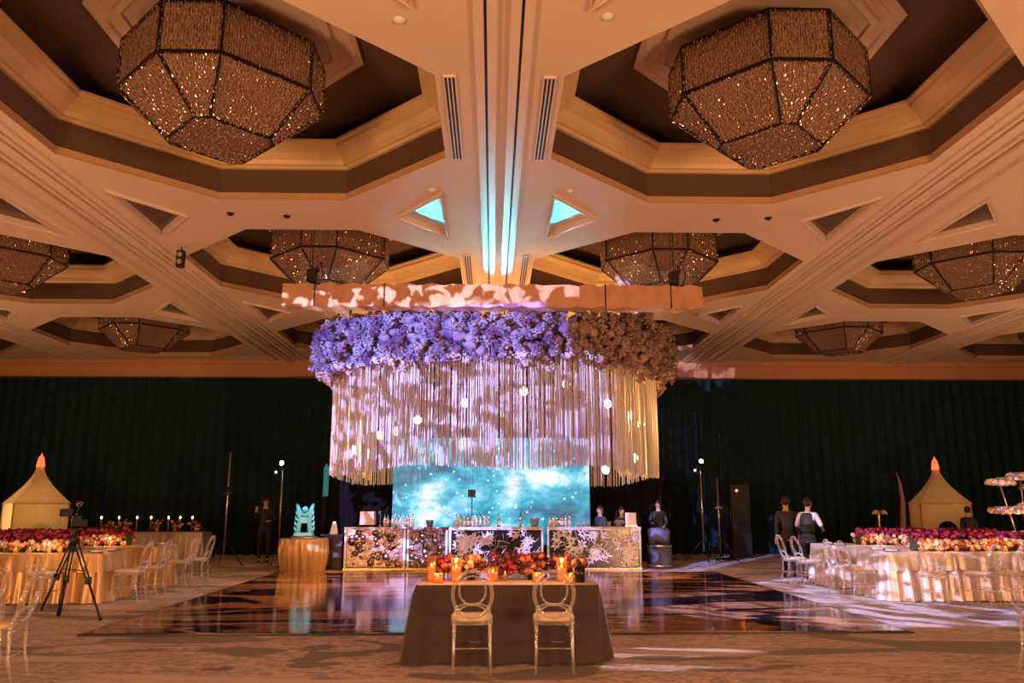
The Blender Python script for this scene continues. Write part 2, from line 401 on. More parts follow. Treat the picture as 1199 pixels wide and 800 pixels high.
# upper ceiling and coffer profiles: one object per coffer band
def ring_loft(b, cx, cy, prof): return b.loft([octo(cx, cy, AP - i, z) for i, z in prof])
lip, band, corn, upw, med = MB(), MB(), MB(), MB(), MB()
for cx in COLX:
    for cy in ROWY:
        ring_loft(lip, cx, cy, [(.0, ZC), (.0, ZC + .02), (-.015, ZC + .03), (-.015, ZC + .12), (-.05, ZC + .12)])
        ring_loft(band, cx, cy, [(-.05, ZC + .12), (-.05, ZC + .50)])
        ring_loft(corn, cx, cy, [(-.05, ZC + .50), (.0, ZC + .50), (.03, ZC + .53), (.07, ZC + .54), (.10, ZC + .60), (.17, ZC + .68), (.27, ZC + .73), (.28, ZC + .79), (.31, ZC + .80), (.31, ZC + .84), (-.30, ZC + .84)])
        ring_loft(upw, cx, cy, [(-.30, ZC + .84), (-.30, ZU)])
        upw.add(octo(cx, cy, AP + .3, ZU), [tuple(range(8))[::-1]])
        med.loft([octo(cx, cy, a, z) for a, z in ((1.48, ZU), (1.48, ZU - .05), (1.42, ZU - .07), (1.36, ZU - .07), (1.33, ZU - .04), (1.22, ZU - .04), (1.20, ZU - .08), (1.12, ZU - .08), (1.10, ZU - .05))], caps=(False, True))
for bb, nm, mm in ((lip, 'coffer_lip', 'lip'), (band, 'coffer_band', 'brown_cover'), (corn, 'coffer_cornice', 'cornice'), (upw, 'coffer_ceiling', 'brown_cover'), (med, 'ceiling_medallion', 'plaster')):
    o = bb.build(nm, M[mm], ceil)
# triangular inset frames and panels
fr, pn, pd = MB(), MB(), MB()
for bx, s, ry in tris:
    prof = [(.19, ZC), (.19, ZC - .035), (.15, ZC - .045), (.13, ZC - .02), (.06, ZC - .02), (.05, ZC - .035), (0., ZC - .035), (0., ZC + .06)]
    loops = [[(x, y, z) for x, y in tri_pts(bx, s, ry, k)] for k, z in prof]
    if s < 0: loops = [l[::-1] for l in loops]
    fr.loft(loops)
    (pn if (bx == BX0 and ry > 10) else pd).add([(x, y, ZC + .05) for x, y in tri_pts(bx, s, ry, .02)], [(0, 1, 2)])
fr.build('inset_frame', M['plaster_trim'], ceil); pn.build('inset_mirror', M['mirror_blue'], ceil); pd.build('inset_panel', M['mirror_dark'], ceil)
# raised strips along the beams
st, sl = MB(), MB()
for s in (-1, 1):
    for x0, x1 in ((.065, .16), (.19, .285)):
        st.box((s * (x0 + x1) / 2 - .02, 10.8, ZC - .02), (x1 - x0, 29.4, .04))
    sl.box((s * .175 - .02, 10.8, ZC - .004), (.03, 29.4, .008))
for bx in (-12.9, -6.52, 6.42, 12.8):
    for off, w, h in ((-.50, .10, .03), (-.41, .05, .06), (-.2, .16, .03), (-.08, .05, .07), (.08, .05, .07), (.2, .16, .03), (.41, .05, .06), (.50, .10, .03)):
        st.box((bx + off, 10.8, ZC - h / 2), (w, 29.4, h))
struct(st.build('trim_3', M['plaster_trim'])); sl.build('strip_slot', M['slot'], ceil)
# linear air vents
def vent(x, y, L_=2.1):
    t = thing('ceiling_vent', 'x', 'air vent', (x, y, ZC), 0, 'slot vents beside the centre beam')
    f = MB()
    for k in (-.062, -.021, .021, .062): f.box((k, 0, -.012), (.014, L_, .024))
    for e in (-1, 1): f.box((0, e * L_ / 2, -.012), (.138, .02, .024))
    f.build('frame', M['plaster_trim'], t)
    g = MB(); g.box((0, 0, -.004), (.12, L_ - .02, .006)); g.build('slot', M['slot'], t)
    return t
for s, sn in ((-1, 'left'), (1, 'right')):
    for y, yn in ((8.84, 'beside the nearer pair of crystal chandeliers'), (15.1, 'above the draped truss')):
        vent(s * .535 + BX0, y)['label'] = f'three-slot air vent {sn} of the centre beam, {yn}'
# sprinklers and small ceiling fittings
for i, (x, y, lab) in enumerate([(-1.0, 6.8, 'small round white detector left of the beam between the two big coffers'), (.94, 6.7, 'small round white detector right of the beam between the two big coffers'),
     (-1.0, 10.95, 'tiny round ceiling fitting above the left blue triangle inset'), (1.0, 10.95, 'tiny round ceiling fitting above the right blue triangle inset'),
     (-4.22, 12.0, 'dim downlight left of the pair before the left middle coffer'), (-3.37, 12.1, 'dim downlight right of the pair before the left middle coffer'),
     (3.45, 12.1, 'dim downlight left of the pair before the right middle coffer'), (4.25, 12.0, 'dim downlight right of the pair before the right middle coffer')]):
    d = MB(); d.lathe([(.001, -.035), (.03, -.035), (.04, -.02), (.055, -.015), (.06, 0)], n=14); o = d.build('ceiling_detector', M['white' if i < 4 else 'iron'], None, (x, y, ZC))
    tag(o, lab, 'ceiling fitting', 'small round ceiling fittings')

# ------------------------------------------------------------------ crystal chandeliers
def crystal_panel(q, seed):
    """q: four corners, top-left, top-right, bottom-right, bottom-left; backing sheet and hanging cut beads"""
    r = random.Random(seed); a, b_, c, d = [Vector(p) for p in q]
    nrm = (b_ - a).cross(d - a)
    if nrm.length < 1e-6: nrm = (c - b_).cross(a - b_)
    nrm.normalize(); cen = (a + b_ + c + d) / 4
    if nrm.dot(cen - Vector((0, 0, .3))) < 0: nrm = -nrm
    m = MB(); m.cur = 0
    m.add([p - nrm * .015 for p in (a, b_, c, d)], [(0, 1, 2, 3)])
    m.cur = 1
    w = max((b_ - a).length, (c - d).length); h = ((d + c) / 2 - (a + b_) / 2).length
    n = max(3, int(w / .032)); k = max(3, int(h / .048))
    for i in range(n):
        u = (i + .5) / n; top = a.lerp(b_, u); bot = d.lerp(c, u); ax = (bot - top).normalized(); sx = ax.cross(nrm).normalized()
        for j in range(k):
            if r.random() < .12: continue
            v = (j + .5 + r.uniform(-.3, .3)) / k; p = top.lerp(bot, v) + nrm * r.uniform(.0, .018) + sx * r.uniform(-.007, .007)
            l = r.uniform(.016, .03); g = r.uniform(.006, .0115); t = r.random() * PI
            ex = (sx * math.cos(t) + nrm * math.sin(t)) * g; ey = (nrm * math.cos(t) - sx * math.sin(t)) * g
            m.add([p - ax * l, p + ex, p + ey, p - ex, p - ey, p + ax * l], [(0, 2, 1), (0, 3, 2), (0, 4, 3), (0, 1, 4), (5, 1, 2), (5, 2, 3), (5, 3, 4), (5, 4, 1)], False)
    return m
def toct(w, a, z): return [(a, -w, z), (w, -a, z), (w, a, z), (a, w, z), (-a, w, z), (-w, a, z), (-w, -a, z), (-a, -w, z)]
def make_chandelier(x, y, label):
    t = thing('crystal_chandelier', label, 'chandelier', (x, y, ZC), 0, 'octagonal crystal chandeliers in the ceiling coffers')
    T, Mi, Bo = toct(1.09, .33, .78), toct(1.09, .33, .19), toct(.60, .08, -.30)
    f = MB()
    for ring, th in ((T, .03), (Mi, .034), (Bo, .03)):
        for i in range(8): f.bar(ring[i], ring[(i + 1) % 8], th, th)
    for i in range(8): f.bar(T[i], Mi[i], .03, .03); f.bar(Mi[i], Bo[i], .028, .028)
    f.build('frame', M['iron'], t)
    for i in range(8):
        j = (i + 1) % 8
        crystal_panel([T[i], T[j], Mi[j], Mi[i]], i).build('upper_crystal_panel', [M['crystal_back'], M['crystal']], t)
        crystal_panel([Mi[i], Mi[j], Bo[j], Bo[i]], 20 + i).build('lower_crystal_panel', [M['crystal_back'], M['crystal']], t)
    bb = MB()
    for k, q in enumerate(([Bo[6], Bo[1], Bo[2], Bo[5]], [Bo[7], Bo[0], Bo[1], Bo[6]], [Bo[5], Bo[2], Bo[3], Bo[4]])):
        pp = crystal_panel(q, 50 + k); o_ = len(bb.v); bb.v += pp.v; bb.f += [tuple(i + o_ for i in f_) for f_ in pp.f]; bb.m += pp.m; bb.sm += pp.sm
    bb.build('bottom_panel', [M['crystal_back'], M['crystal']], t)
    s = MB(); s.tube([(0, 0, .76), (0, 0, 1.08)], .02); s.lathe([(.001, 1.0), (.10, 1.0), (.12, 1.05), (.12, 1.07)], n=16)
    for i in (0, 2, 4, 6): s.tube([T[i], (0, 0, 1.02)], .006, 5)
    s.build('suspension', M['iron'], t)
    return t
CH = [(-3.30, 8.80, 'large nearest crystal chandelier, left of the centre beam'), (3.17, 8.80, 'large nearest crystal chandelier, right of the centre beam'),
      (-3.32, 15.30, 'crystal chandelier behind the left end of the draped truss'), (3.18, 15.30, 'crystal chandelier behind the right end of the draped truss'),
      (-9.70, 15.30, 'crystal chandelier cut by the left edge of the photo'), (9.60, 15.30, 'crystal chandelier cut by the right edge of the photo'),
      (-9.70, 21.84, 'dim crystal chandelier low by the back wall, on the left side'), (9.60, 21.84, 'dim crystal chandelier low by the back wall, on the right side'),
      (16.05, 21.84, 'crystal chandelier in the farthest coffer at the right wall'), (-16.15, 21.84, 'crystal chandelier in the farthest coffer at the left wall'),
      (-3.27, 21.84, 'crystal chandelier behind the left side of the flower cloud'), (3.17, 21.84, 'crystal chandelier behind the right side of the flower cloud')]
ch0 = make_chandelier(*CH[0])
for x, y, lab in CH[1:]: dup(ch0, (x, y, ZC), None, lab)
# small ceiling speaker near the left beam
t = thing('hanging_speaker', 'small black speaker hung from the ceiling by the left beam', 'speaker', (-5.62, 13.72, ZC))
b = MB(); b.box((0, 0, -.22), (.12, .12, .30)); b.build('body', M['black'], t)
b = MB(); b.tube([(0, 0, 0), (0, 0, -.07)], .012); b.build('bracket', M['black'], t)
for z in (-.15, -.28):
    b = MB(); b.lathe([(.04, 0), (.045, .01), (.02, .012), (.001, .005)], n=12); o = b.build('cone', M['steel'], t, (0, -.06, z)); o.rotation_euler = (PI / 2, 0, 0)

# ------------------------------------------------------------------ dance floor
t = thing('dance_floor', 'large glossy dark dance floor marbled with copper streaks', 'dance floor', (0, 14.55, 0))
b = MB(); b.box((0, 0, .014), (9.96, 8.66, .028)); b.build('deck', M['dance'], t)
b = MB()
for s in (-1, 1): b.box((0, s * 4.35, .012), (10.08, .05, .022)); b.box((s * 5.0, 0, .012), (.05, 8.7, .022))
b.build('edge_ramp', M['iron'], t)

# ------------------------------------------------------------------ flower cloud with ribbon fringe
CX, CY, R = -.05, 18.0, 3.55
cl = thing('flower_cloud', 'huge ring of massed pale blooms with long ribbon fringe hung over the bar', 'floral installation', (CX, CY, 0))
cs, rs, ci, ri = [], [], [], []
for i in range(3300):
    a = rnd.random() * 2 * PI; rr = math.sqrt(rnd.random()) * .85 + .15; p = rnd.random() * 2 * PI
    side = abs(math.cos(a)); hh = .50 + .14 * side; ww = .42 + .06 * side
    bump = 1 + .10 * math.sin(9 * a + 1) + .07 * math.sin(17 * a)
    rad = R + .05 + ww * bump * rr * math.cos(p); z = 4.56 + .16 * side + hh * bump * rr * math.sin(p)
    c_ = (rad * math.cos(a), rad * math.sin(a), z)
    if rr < .62: ci.append(c_); ri.append(rnd.uniform(.08, .12)); continue
    q = rnd.uniform(.05, .09)
    for k in range(13):
        d = Vector((rnd.gauss(0, 1), rnd.gauss(0, 1), rnd.gauss(0, 1))).normalized() * q * rnd.uniform(.6, 1.25)
        cs.append((c_[0] + d.x, c_[1] + d.y, c_[2] + d.z)); rs.append(rnd.uniform(.020, .038))
    ci.append(c_); ri.append(q * .45)
o = blooms('flower_mass', M['cloud'], np.array(cs), rs, cl, ICO1, rough=1.0, flat=.75); o['kind'] = 'stuff'
o = blooms('flower_core', M['cloud'], np.array(ci), ri, cl, ICO1, rough=.6); o['kind'] = 'stuff'
# fringe
fv = MB()
for layer, (rad, n, z0) in enumerate(((R - .02, 620, 4.5), (R - .28, 480, 4.55), (R - .55, 380, 4.6))):
    for i in range(n):
        a = 2 * PI * (i + rnd.uniform(-.35, .35)) / n; r_ = rad + rnd.uniform(-.05, .05)
        if rnd.random() < .10: continue
        back = .5 + .5 * math.sin(a)
        if layer and math.sin(a) > .30: continue
        zb = 2.20 - .22 * back + rnd.uniform(-.02, .02) + .05 * math.sin(6 * a + 1) + layer * .03; w = rnd.uniform(.008, .0135)
        x, y = r_ * math.cos(a), r_ * math.sin(a); sw = rnd.uniform(-.015, .015)
        tw = rnd.random() * PI; vs = []
        for zz, dx in ((z0, 0), ((z0 + zb) / 2, sw), (zb, sw * .5)):
            for q in range(3):
                th = tw + q * 2 * PI / 3; vs.append((x + dx + w * math.cos(th), y + w * math.sin(th), zz))
        fv.add(vs, [(0, 1, 4, 3), (1, 2, 5, 4), (2, 0, 3, 5), (3, 4, 7, 6), (4, 5, 8, 7), (5, 3, 6, 8)], False)
o = fv.build('ribbon_fringe', M['fringe'], cl); o['kind'] = 'stuff'
b = MB()
for rr, z in ((R, 4.52), (R - .5, 4.62)): b.tube([(rr * math.cos(2 * PI * i / 48), rr * math.sin(2 * PI * i / 48), z) for i in range(48)], .03, 8, closed=True)
for i in range(12): b.tube([(R * math.cos(i * PI / 6), R * math.sin(i * PI / 6), 4.52), ((R - .5) * math.cos(i * PI / 6), (R - .5) * math.sin(i * PI / 6), 4.62)], .02, 6)
b.build('ring_frame', M['black'], cl)
# hanging bulbs
bulbs = [(-3.05, 17.0, 2.65), (-2.95, 17.4, 3.2), (-2.45, 16.9, 2.95), (-1.75, 17.6, 3.35), (-.72, 17.4, 3.70), (.56, 17.2, 3.93), (1.46, 16.9, 4.05), (2.34, 17.0, 3.64),
         (2.8, 17.0, 3.38), (3.08, 17.2, 3.22), (2.35, 17.6, 2.28), (2.95, 17.4, 2.52), (-2.75, 17.1, 2.58), (-2.15, 17.2, 3.07)]
bl = thing('hanging_bulb', '', 'light bulb', bulbs[0], 0, 'glowing bulbs hung inside the ribbon fringe')
b = MB(); b.ball((0, 0, 0), .078, 12, 8, (1, 1, 1.2)); b.build('globe', M['bulb'], bl)
b = MB(); b.lathe([(.02, .055), (.024, .06), (.024, .10), (.01, .115)], n=10); b.build('socket', M['black'], bl)
places = ['lowest at the far left edge', 'high at the left edge', 'left side, third from the edge', 'left of the screen, above its top corner',
          'centre left, above the middle of the screen', 'just right of centre, high in the fringe', 'highest of all, right of centre under the blooms', 'right side, above the outer edge of the screen',
          'right side, second highest near the edge', 'right edge of the fringe, outermost', 'low at the bottom hem, right of the screen', 'low near the right edge by the hem',
          'left side, low between two others', 'left, halfway down just beside the screen corner']
lst = []
for i, p in enumerate(bulbs):
    o = bl if i == 0 else dup(bl, p)
    o['label'] = 'glowing bulb in the ribbon fringe, ' + places[i]
    L_ = 4.55 - p[2]; w = MB(); w.tube([(0, 0, .11), (0, 0, L_)], .004, 5); w.build('cord', M['black'], o)
    lst.append(p)

# suspension poles of the cloud and the draped truss with its hoists
for s, nm in ((-1, 'left'), (1, 'right')):
    t = thing('suspension_pole', f'black pole dropping into the {nm} side of the flower cloud', 'pole', (s * 3.05 - .08, 16.62, 4.6))
    b = MB(); b.tube([(0, 0, 0), (0, 0, 2.5)], .03, 8); b.build('pole', M['black'], t)
    b = MB(); b.lathe([(.045, .62), (.05, .64), (.05, .74), (.045, .76)], n=10); b.build('clamp', M['iron'], t)
TY = 13.7
t = thing('draped_truss', 'horizontal lighting truss wrapped in tan cloth above the flower cloud', 'truss', (-.1, TY, 5.10))
loops = []
nseg = 60
for i in range(nseg + 1):
    x = -3.66 + 7.32 * i / nseg; s = .012 * math.sin(i * 1.7) + .010 * math.sin(i * 4.1)
    loops.append([(x, (-.16 - s), -.20 + s), (x, (.16 + s), -.20 - s), (x, (.16 + s), .20 + s), (x, (-.16 + s), .20 - s)])
b = MB(); b.loft(loops, caps=(True, True), smooth=False); b.build('cloth_cover', M['truss_cloth'], t)
b = MB()
for x in (-3.1, -1.9, 1.95, 3.1): b.box((x, -.165, 0), (.02, .02, .42)); b.box((x, 0, .21), (.02, .34, .02))
b.build('strap', M['iron'], t)
for s, nm in ((-1, 'left'), (1, 'right')):
    t = thing('chain_hoist', f'black chain hoist on the {nm} end of the draped truss', 'hoist', (s * 3.2 - .1, TY, 5.31))
    b = MB(); b.box((0, 0, .17), (.16, .14, .22)); b.lathe([(.04, 0), (.06, .03), (.05, .06)], n=10); b.box((.07, 0, .28), (.10, .08, .06)); b.build('motor', M['black'], t)
    b = MB(); b.tube([(0, 0, .28), (0, 0, 1.78)], .010, 6); b.tube([(-.05, .0, .28), (-.04, 0, 1.78)], .008, 6); b.build('chain', M['black'], t)
    b = MB(); b.tube([(.06, -.02, .3), (.16, -.04, .42), (.20, -.04, .2), (.15, -.04, .02), (.1, -.08, .0)], .010, 6); b.build('cable_loop', M['black'], t)

# ------------------------------------------------------------------ LED screen and backdrop
SY = 20.46
t = thing('led_screen', 'large glowing screen showing a turquoise nebula behind the bar', 'screen', (-.12, SY, 0))
b = MB(); b.add([(-2.47, -.001, .55), (2.45, -.001, .55), (2.45, -.001, 3.19), (-2.47, -.001, 3.19)], [(0, 1, 2, 3)]); b.build('display', M['screen'], t)
b = MB(); b.box((-.01, .04, 1.87), (4.94, .07, 2.66)); b.build('housing', M['black'], t)
b = MB()
for x in (-2.2, -.02, 2.2): b.box((x, .06, .28), (.08, .12, .56))
b.build('support', M['black'], t)
t = thing('small_monitor', 'small black square monitor in front of the glowing screen', 'monitor', (-.62, SY - .10, 0))
b = MB(); b.box((0, 0, 1.80), (.19, .04, .19)); b.build('panel', M['black_gloss'], t)
b = MB(); b.tube([(0, .02, 0), (0, .02, 1.72)], .012, 6); b.lathe([(.001, 0), (.08, 0), (.08, .015), (.02, .03)], (0, .0, 0), 12); b.build('stand', M['black'], t)
for x0, x1, nm in ((-4.75, -2.8, 'left'), (2.6, 4.6, 'right')):
    t = thing('pipe_and_drape', f'black pleated drape panel on a pipe just {nm} of the screen', 'drape', (0, 22.6, 0))
    drape_wall(x0, 0, x1, 0, .02, 2.35, .04, .22).build('drape', M['drape_black'], t)
    b = MB()
    for x in (x0, x1): b.tube([(x, 0, 0), (x, 0, 2.42)], .02, 8); b.box((x, 0, .01), (.4, .4, .02))
    b.tube([(x0, 0, 2.38), (x1, 0, 2.38)], .02, 8); b.build('pipe', M['black'], t)

# ------------------------------------------------------------------ bar
def bar_unit(x0, x1, label, style, seed):
    w = x1 - x0; t = thing('bar_counter', label, 'bar', ((x0 + x1) / 2, 19.98, 0), 0, 'bar units in front of the screen')
    r = random.Random(seed)
    b = MB(); b.box((0, .02, .50), (w - .02, .48, .92)); b.build('body', M['black_gloss' if style != 'mirror' else 'wood_dark'], t)
    b = MB(); b.box((0, 0, .985), (w, .60, .035)); b.box((0, -.285, .955), (w, .03, .04)); b.build('counter_top', M['copper_mirror' if style == 'mirror' else 'silver'], t)
    b = MB(); b.box((0, -.04, .03), (w - .01, .56, .06)); b.build('plinth', M['gold'], t)
    for s in (-1, 1): b = MB(); b.box((s * (w / 2 - .03), -.255, .50), (.05, .05, .90)); b.build('side_post', M['silver'], t)
    b = MB(); H0, H1 = .08, .93
    if style == 'mirror':
        b.box((0, -.235, .505), (w - .1, .02, .85))
        for k in range(46):
            px, pz = r.uniform(-w / 2 + .12, w / 2 - .12), r.uniform(.14, .88); rr = r.uniform(.03, .10)
            o2 = len(b.v); b.ball((px, -.245, pz), rr, 12, 6, (1, .28, 1))
        for k in range(26): b.box((r.uniform(-w / 2 + .1, w / 2 - .1), -.252, r.uniform(.12, .9)), (r.uniform(.04, .12), .02, r.uniform(.02, .05)), 0, 0, r.random() * PI)
    else:
        # cut-metal screen: dense clusters of pointed leaves and crossed twigs with dark gaps
        for k in range(int(w * 15)):
            hx, hz = r.uniform(-w / 2 + .1, w / 2 - .1), r.uniform(.14, .88); nl = r.randint(7, 11); a0 = r.random() * 6
            for i in range(nl):
                a = a0 + 2 * PI * i / nl; l = r.uniform(.09, .19); ww = r.uniform(.016, .032); y0 = -.262 + r.uniform(-.006, .006); ca, sa = math.cos(a), math.sin(a)
                pts = [(hx + ca * .02, hz + sa * .02), (hx + ca * l * .5 - sa * ww, hz + sa * l * .5 + ca * ww), (hx + ca * l, hz + sa * l), (hx + ca * l * .5 + sa * ww, hz + sa * l * .5 - ca * ww)]
                pts = [(max(-w / 2 + .05, min(w / 2 - .05, px)), max(H0, min(H1, pz))) for px, pz in pts]
                b.add([(px, y0, pz) for px, pz in pts] + [(px, y0 + .006, pz) for px, pz in pts], [(0, 1, 2, 3), (7, 6, 5, 4), (0, 4, 5, 1), (1, 5, 6, 2), (2, 6, 7, 3), (3, 7, 4, 0)], False)
        for k in range(int(w * 26)):
            hx, hz = r.uniform(-w / 2 + .12, w / 2 - .12), r.uniform(.14, .88); a = r.random() * PI; l = r.uniform(.1, .3)
            ex, ez = max(-w / 2 + .05, min(w / 2 - .05, hx + l * math.cos(a))), max(H0, min(H1, hz + l * math.sin(a)))
            b.bar((hx, -.258, hz), (ex, -.258, ez), .006, r.uniform(.008, .018))
    b.build('front_panel', M['copper_mirror' if style == 'mirror' else 'silver'], t)
    return t
bar_unit(-3.62, -2.16, 'leftmost bar unit with bronze mirror front studded with discs', 'mirror', 1)
bar_unit(-2.14, -1.16, 'narrow bronze mirrored bar unit between the leftmost and centre ones', 'mirror', 2)
bar_unit(-1.14, 1.12, 'wide centre bar unit with cut silver branch front, behind the small table', 'cut', 3)
bar_unit(1.20, 3.46, 'rightmost bar unit with cut silver branch front', 'cut', 4)

# bar-top goods
def bottle(style, x, y, label, group):
    t = thing('bottle', label, 'bottle', (x, y, 1.004), rnd.random() * 6, group)
    m = {'clear': 'bottle_clear', 'green': 'bottle_green', 'amber': 'bottle_amber'}[style]
    b = MB(); b.lathe([(.001, 0), (.036, 0), (.038, .02), (.038, .17), (.030, .20), (.013, .235), (.013, .285)], n=12); b.build('glass_body', M[m], t)
    b = MB(); b.lathe([(.0388, .05), (.0388, .14)], n=12); b.build('label_band', M['label'], t)
    b = MB(); b.lathe([(.0145, .275), (.0145, .305), (.001, .306)], n=10); b.build('cap', M['black'], t)
    return t
protos = {s: None for s in ('clear', 'green', 'amber')}
def put_bottle(s, x, y, label, group):
    if protos[s] is None: protos[s] = bottle(s, x, y, label, group); return
    dup(protos[s], (x, y, 1.004), rnd.random() * 6, label, group)
for x0, n, where in ((-2.72, 8, 'on the bar left of the screen edge'), (-.98, 9, 'in the middle of the bar before the screen'), (1.28, 6, 'on the bar at the right part of the screen')):
    for i in range(n):
        s = rnd.choice(['clear', 'clear', 'amber', 'green'])
        put_bottle(s, x0 + i * .098 + rnd.uniform(-.01, .01), 19.95 + rnd.uniform(-.10, .12), {'clear': 'clear', 'green': 'dark green', 'amber': 'amber'}[s] + ' glass liquor bottle standing ' + where, 'bottles ' + where)
put_bottle('green', .58, 19.98, 'single dark green bottle beside the steel bucket on the bar', 'single bottles on the bar')
put_bottle('green', .05, 19.95, 'single dark bottle alone at the centre of the bar', 'single bottles on the bar')
def bucket(x, label, s=1):
    t = thing('ice_bucket', label, 'bucket', (x, 19.97, 1.004), 0, 'steel ice buckets on the bar')
    b = MB(); b.lathe([(.001, 0), (.085 * s, 0), (.12 * s, .19 * s), (.13 * s, .20 * s), (.115 * s, .195 * s), (.08 * s, .03), (.001, .03)], n=18); b.build('pail', M['steel'], t)
    for q in (-1, 1):
        b = MB(); b.tube([(q * .115 * s, 0, .16 * s), (q * .16 * s, 0, .15 * s), (q * .155 * s, 0, .11 * s), (q * .105 * s, 0, .10 * s)], .007, 6); b.build('handle', M['steel'], t)
bucket(-1.62, 'small steel bucket on the bar between the two left bottle groups', .8); bucket(.92, 'large steel bucket on the bar right of centre'); bucket(2.98, 'white-lit bucket with straws near the right end of the bar', .8)
t = thing('straws', 'two bent straws sticking up from the bucket at the right of the bar', 'straw', (2.98, 19.97, 1.04))
b = MB(); b.tube([(-.03, 0, 0), (-.05, 0, .3), (-.02, 0, .36)], .006, 6); b.tube([(.03, 0, 0), (.05, 0, .27), (.09, 0, .34)], .006, 6); b.build('straw_pair', M['black'], t)
t = thing('table_lamp', 'tan square shaded lamp on the left end of the bar', 'lamp', (-3.12, 19.98, 1.004))
b = MB(); b.loft([[(sx * w, sy * w, z) for sx, sy in ((-1, -1), (1, -1), (1, 1), (-1, 1))] for w, z in ((.17, .05), (.16, .36))], caps=(True, True)); b.build('lamp_shade', M['parchment'], t)
b = MB(); b.lathe([(.001, 0), (.09, 0), (.09, .02), (.02, .03), (.02, .06)], n=12); b.build('base', M['black'], t)
t = thing('menu_stand', 'pale upright menu board at the right end of the bar', 'sign', (3.27, 19.98, 1.004))
b = MB(); b.box((0, 0, .18), (.26, .03, .30), 0, -.08); b.build('board', M['white'], t)
b = MB(); b.box((0, .01, .015), (.30, .12, .03)); b.build('foot', M['steel'], t)
t = thing('bar_faucet', 'slim curved tap at the left of the bar beside the bottles', 'tap', (-2.82, 20.0, 1.004))
b = MB(); b.tube([(0, 0, 0), (0, 0, .28), (0, -.04, .36), (-.02, -.12, .36), (-.02, -.14, .30)], .012, 8); b.lathe([(.001, 0), (.04, 0), (.03, .03)], n=10); b.build('spout', M['steel'], t)
for i, x in enumerate((1.98, 2.10, 2.2, 2.72)):
    t = thing('tumbler', f'short glass of amber drink on the right bar unit, {["first","second","third","last"][i]} from the bottles', 'glass', (x, 19.85, 1.004), 0, 'drinks on the right bar unit')
    b = MB(); b.lathe([(.001, 0), (.04, 0), (.045, .13), (.04, .13), (.036, .01), (.001, .01)], n=12); b.build('cup', M['glass'], t)
    b = MB(); b.lathe([(.001, .012), (.034, .012), (.037, .08), (.001, .08)], n=12); b.build('drink', M['bottle_amber'], t)

# ------------------------------------------------------------------ cloths and tables
def rr_outline(w, d, r, n):
    """n points of a rounded rectangle w x d, evenly by arc length, with outward normals"""
    seg = []; hw, hd = w / 2 - r, d / 2 - r
    L_ = 2 * (2 * hw + 2 * hd) + 2 * PI * r; out = []
    path = [('l', (-hw, -d / 2), (1, 0), 2 * hw, (0, -1)), ('a', (hw, -hd), -PI / 2), ('l', (w / 2, -hd), (0, 1), 2 * hd, (1, 0)), ('a', (hw, hd), 0),
            ('l', (hw, d / 2), (-1, 0), 2 * hw, (0, 1)), ('a', (-hw, hd), PI / 2), ('l', (-w / 2, hd), (0, -1), 2 * hd, (-1, 0)), ('a', (-hw, -hd), PI)]
    for i in range(n):
        s = L_ * i / n
        for p in path:
            l = p[3] if p[0] == 'l' else PI * r / 2
            if s <= l or p is path[-1]:
                if p[0] == 'l': out.append((p[1][0] + p[2][0] * s, p[1][1] + p[2][1] * s, p[4][0], p[4][1], L_ * i / n))
                else:
                    a = p[2] + s / r; out.append((p[1][0] + r * math.cos(a), p[1][1] + r * math.sin(a), math.cos(a), math.sin(a), L_ * i / n))
                break
            s -= l
    return out
def skirt(w, d, z1, z0, r=.06, flare=.05, pleat=.03, wl=.22, n=None, seed=0, top=True):
    rg = random.Random(seed); L_ = 2 * (w + d); n = n or int(L_ / .03); ph = [rg.uniform(0, 6) for _ in range(4)]
    ol = rr_outline(w, d, r, n); loops = []; tot = ol[-1][4] + L_ / n
    k = [max(1, round(tot / (wl * f))) for f in (1, .63, 1.7)]
    steps = 7
    for i in range(steps + 1):
        t = i / steps; z = z1 - (z1 - z0) * t; lp = []
        for x, y, nx, ny, s in ol:
            a = 2 * PI * s / tot
            o = flare * t + pleat * t ** .6 * (.5 * math.sin(k[0] * a + ph[0] + .5 * math.sin(3 * a)) + .3 * math.sin(k[1] * a + ph[1]) + .3 * math.sin(k[2] * a + ph[2]))
            lp.append((x + nx * o, y + ny * o, z))
        loops.append(lp)
    b = MB(); b.loft(loops, smooth=True)
    if top: b.add([(x, y, z1) for x, y, *_ in ol], [tuple(range(n))], False)
    return b

def banquet_table(x, y, w, d, label, seed, satin='gold_satin', over='champagne_satin', rz=0):
    t = thing('banquet_table', label, 'table', (x, y, 0), rz, 'long guest tables in satin cloths')
    skirt(w, d, .755, .01, .06, .05, .085, .26, seed=seed).build('tablecloth', M[satin], t)
    skirt(w + .02, d + .02, .765, .48, .07, .02, .02, .3, seed=seed + 9).build('overlay_cloth', M[over], t)
    b = MB(); b.box((0, 0, .73), (w - .1, d - .1, .03)); b.build('tabletop', M['wood_dark'], t)
    return t
TABLES = []
for s, sn in ((-1, 'left'), (1, 'right')):
    for y, yn, w in ((13.95, 'nearer', 4.9), (16.05, 'farther', 4.9)):
        x0 = 6.33; banquet_table(s * (x0 + w / 2), y, w, 1.1, f'{yn} long guest table with satin cloth and rose runner, {sn} of the dance floor', int(y) + s, satin='champagne_satin' if s > 0 else 'gold_satin', over='champagne_satin' if s > 0 else 'gold_satin')  # right cloths get the paler satin to carry the lilac projector light
        TABLES.append((s, y, yn, sn, x0, w))
banquet_table(-9.75, 23.6, 3.1, .8, 'dim far table with tall candles by the left back wall', 77, 'champagne_satin', 'champagne_satin')

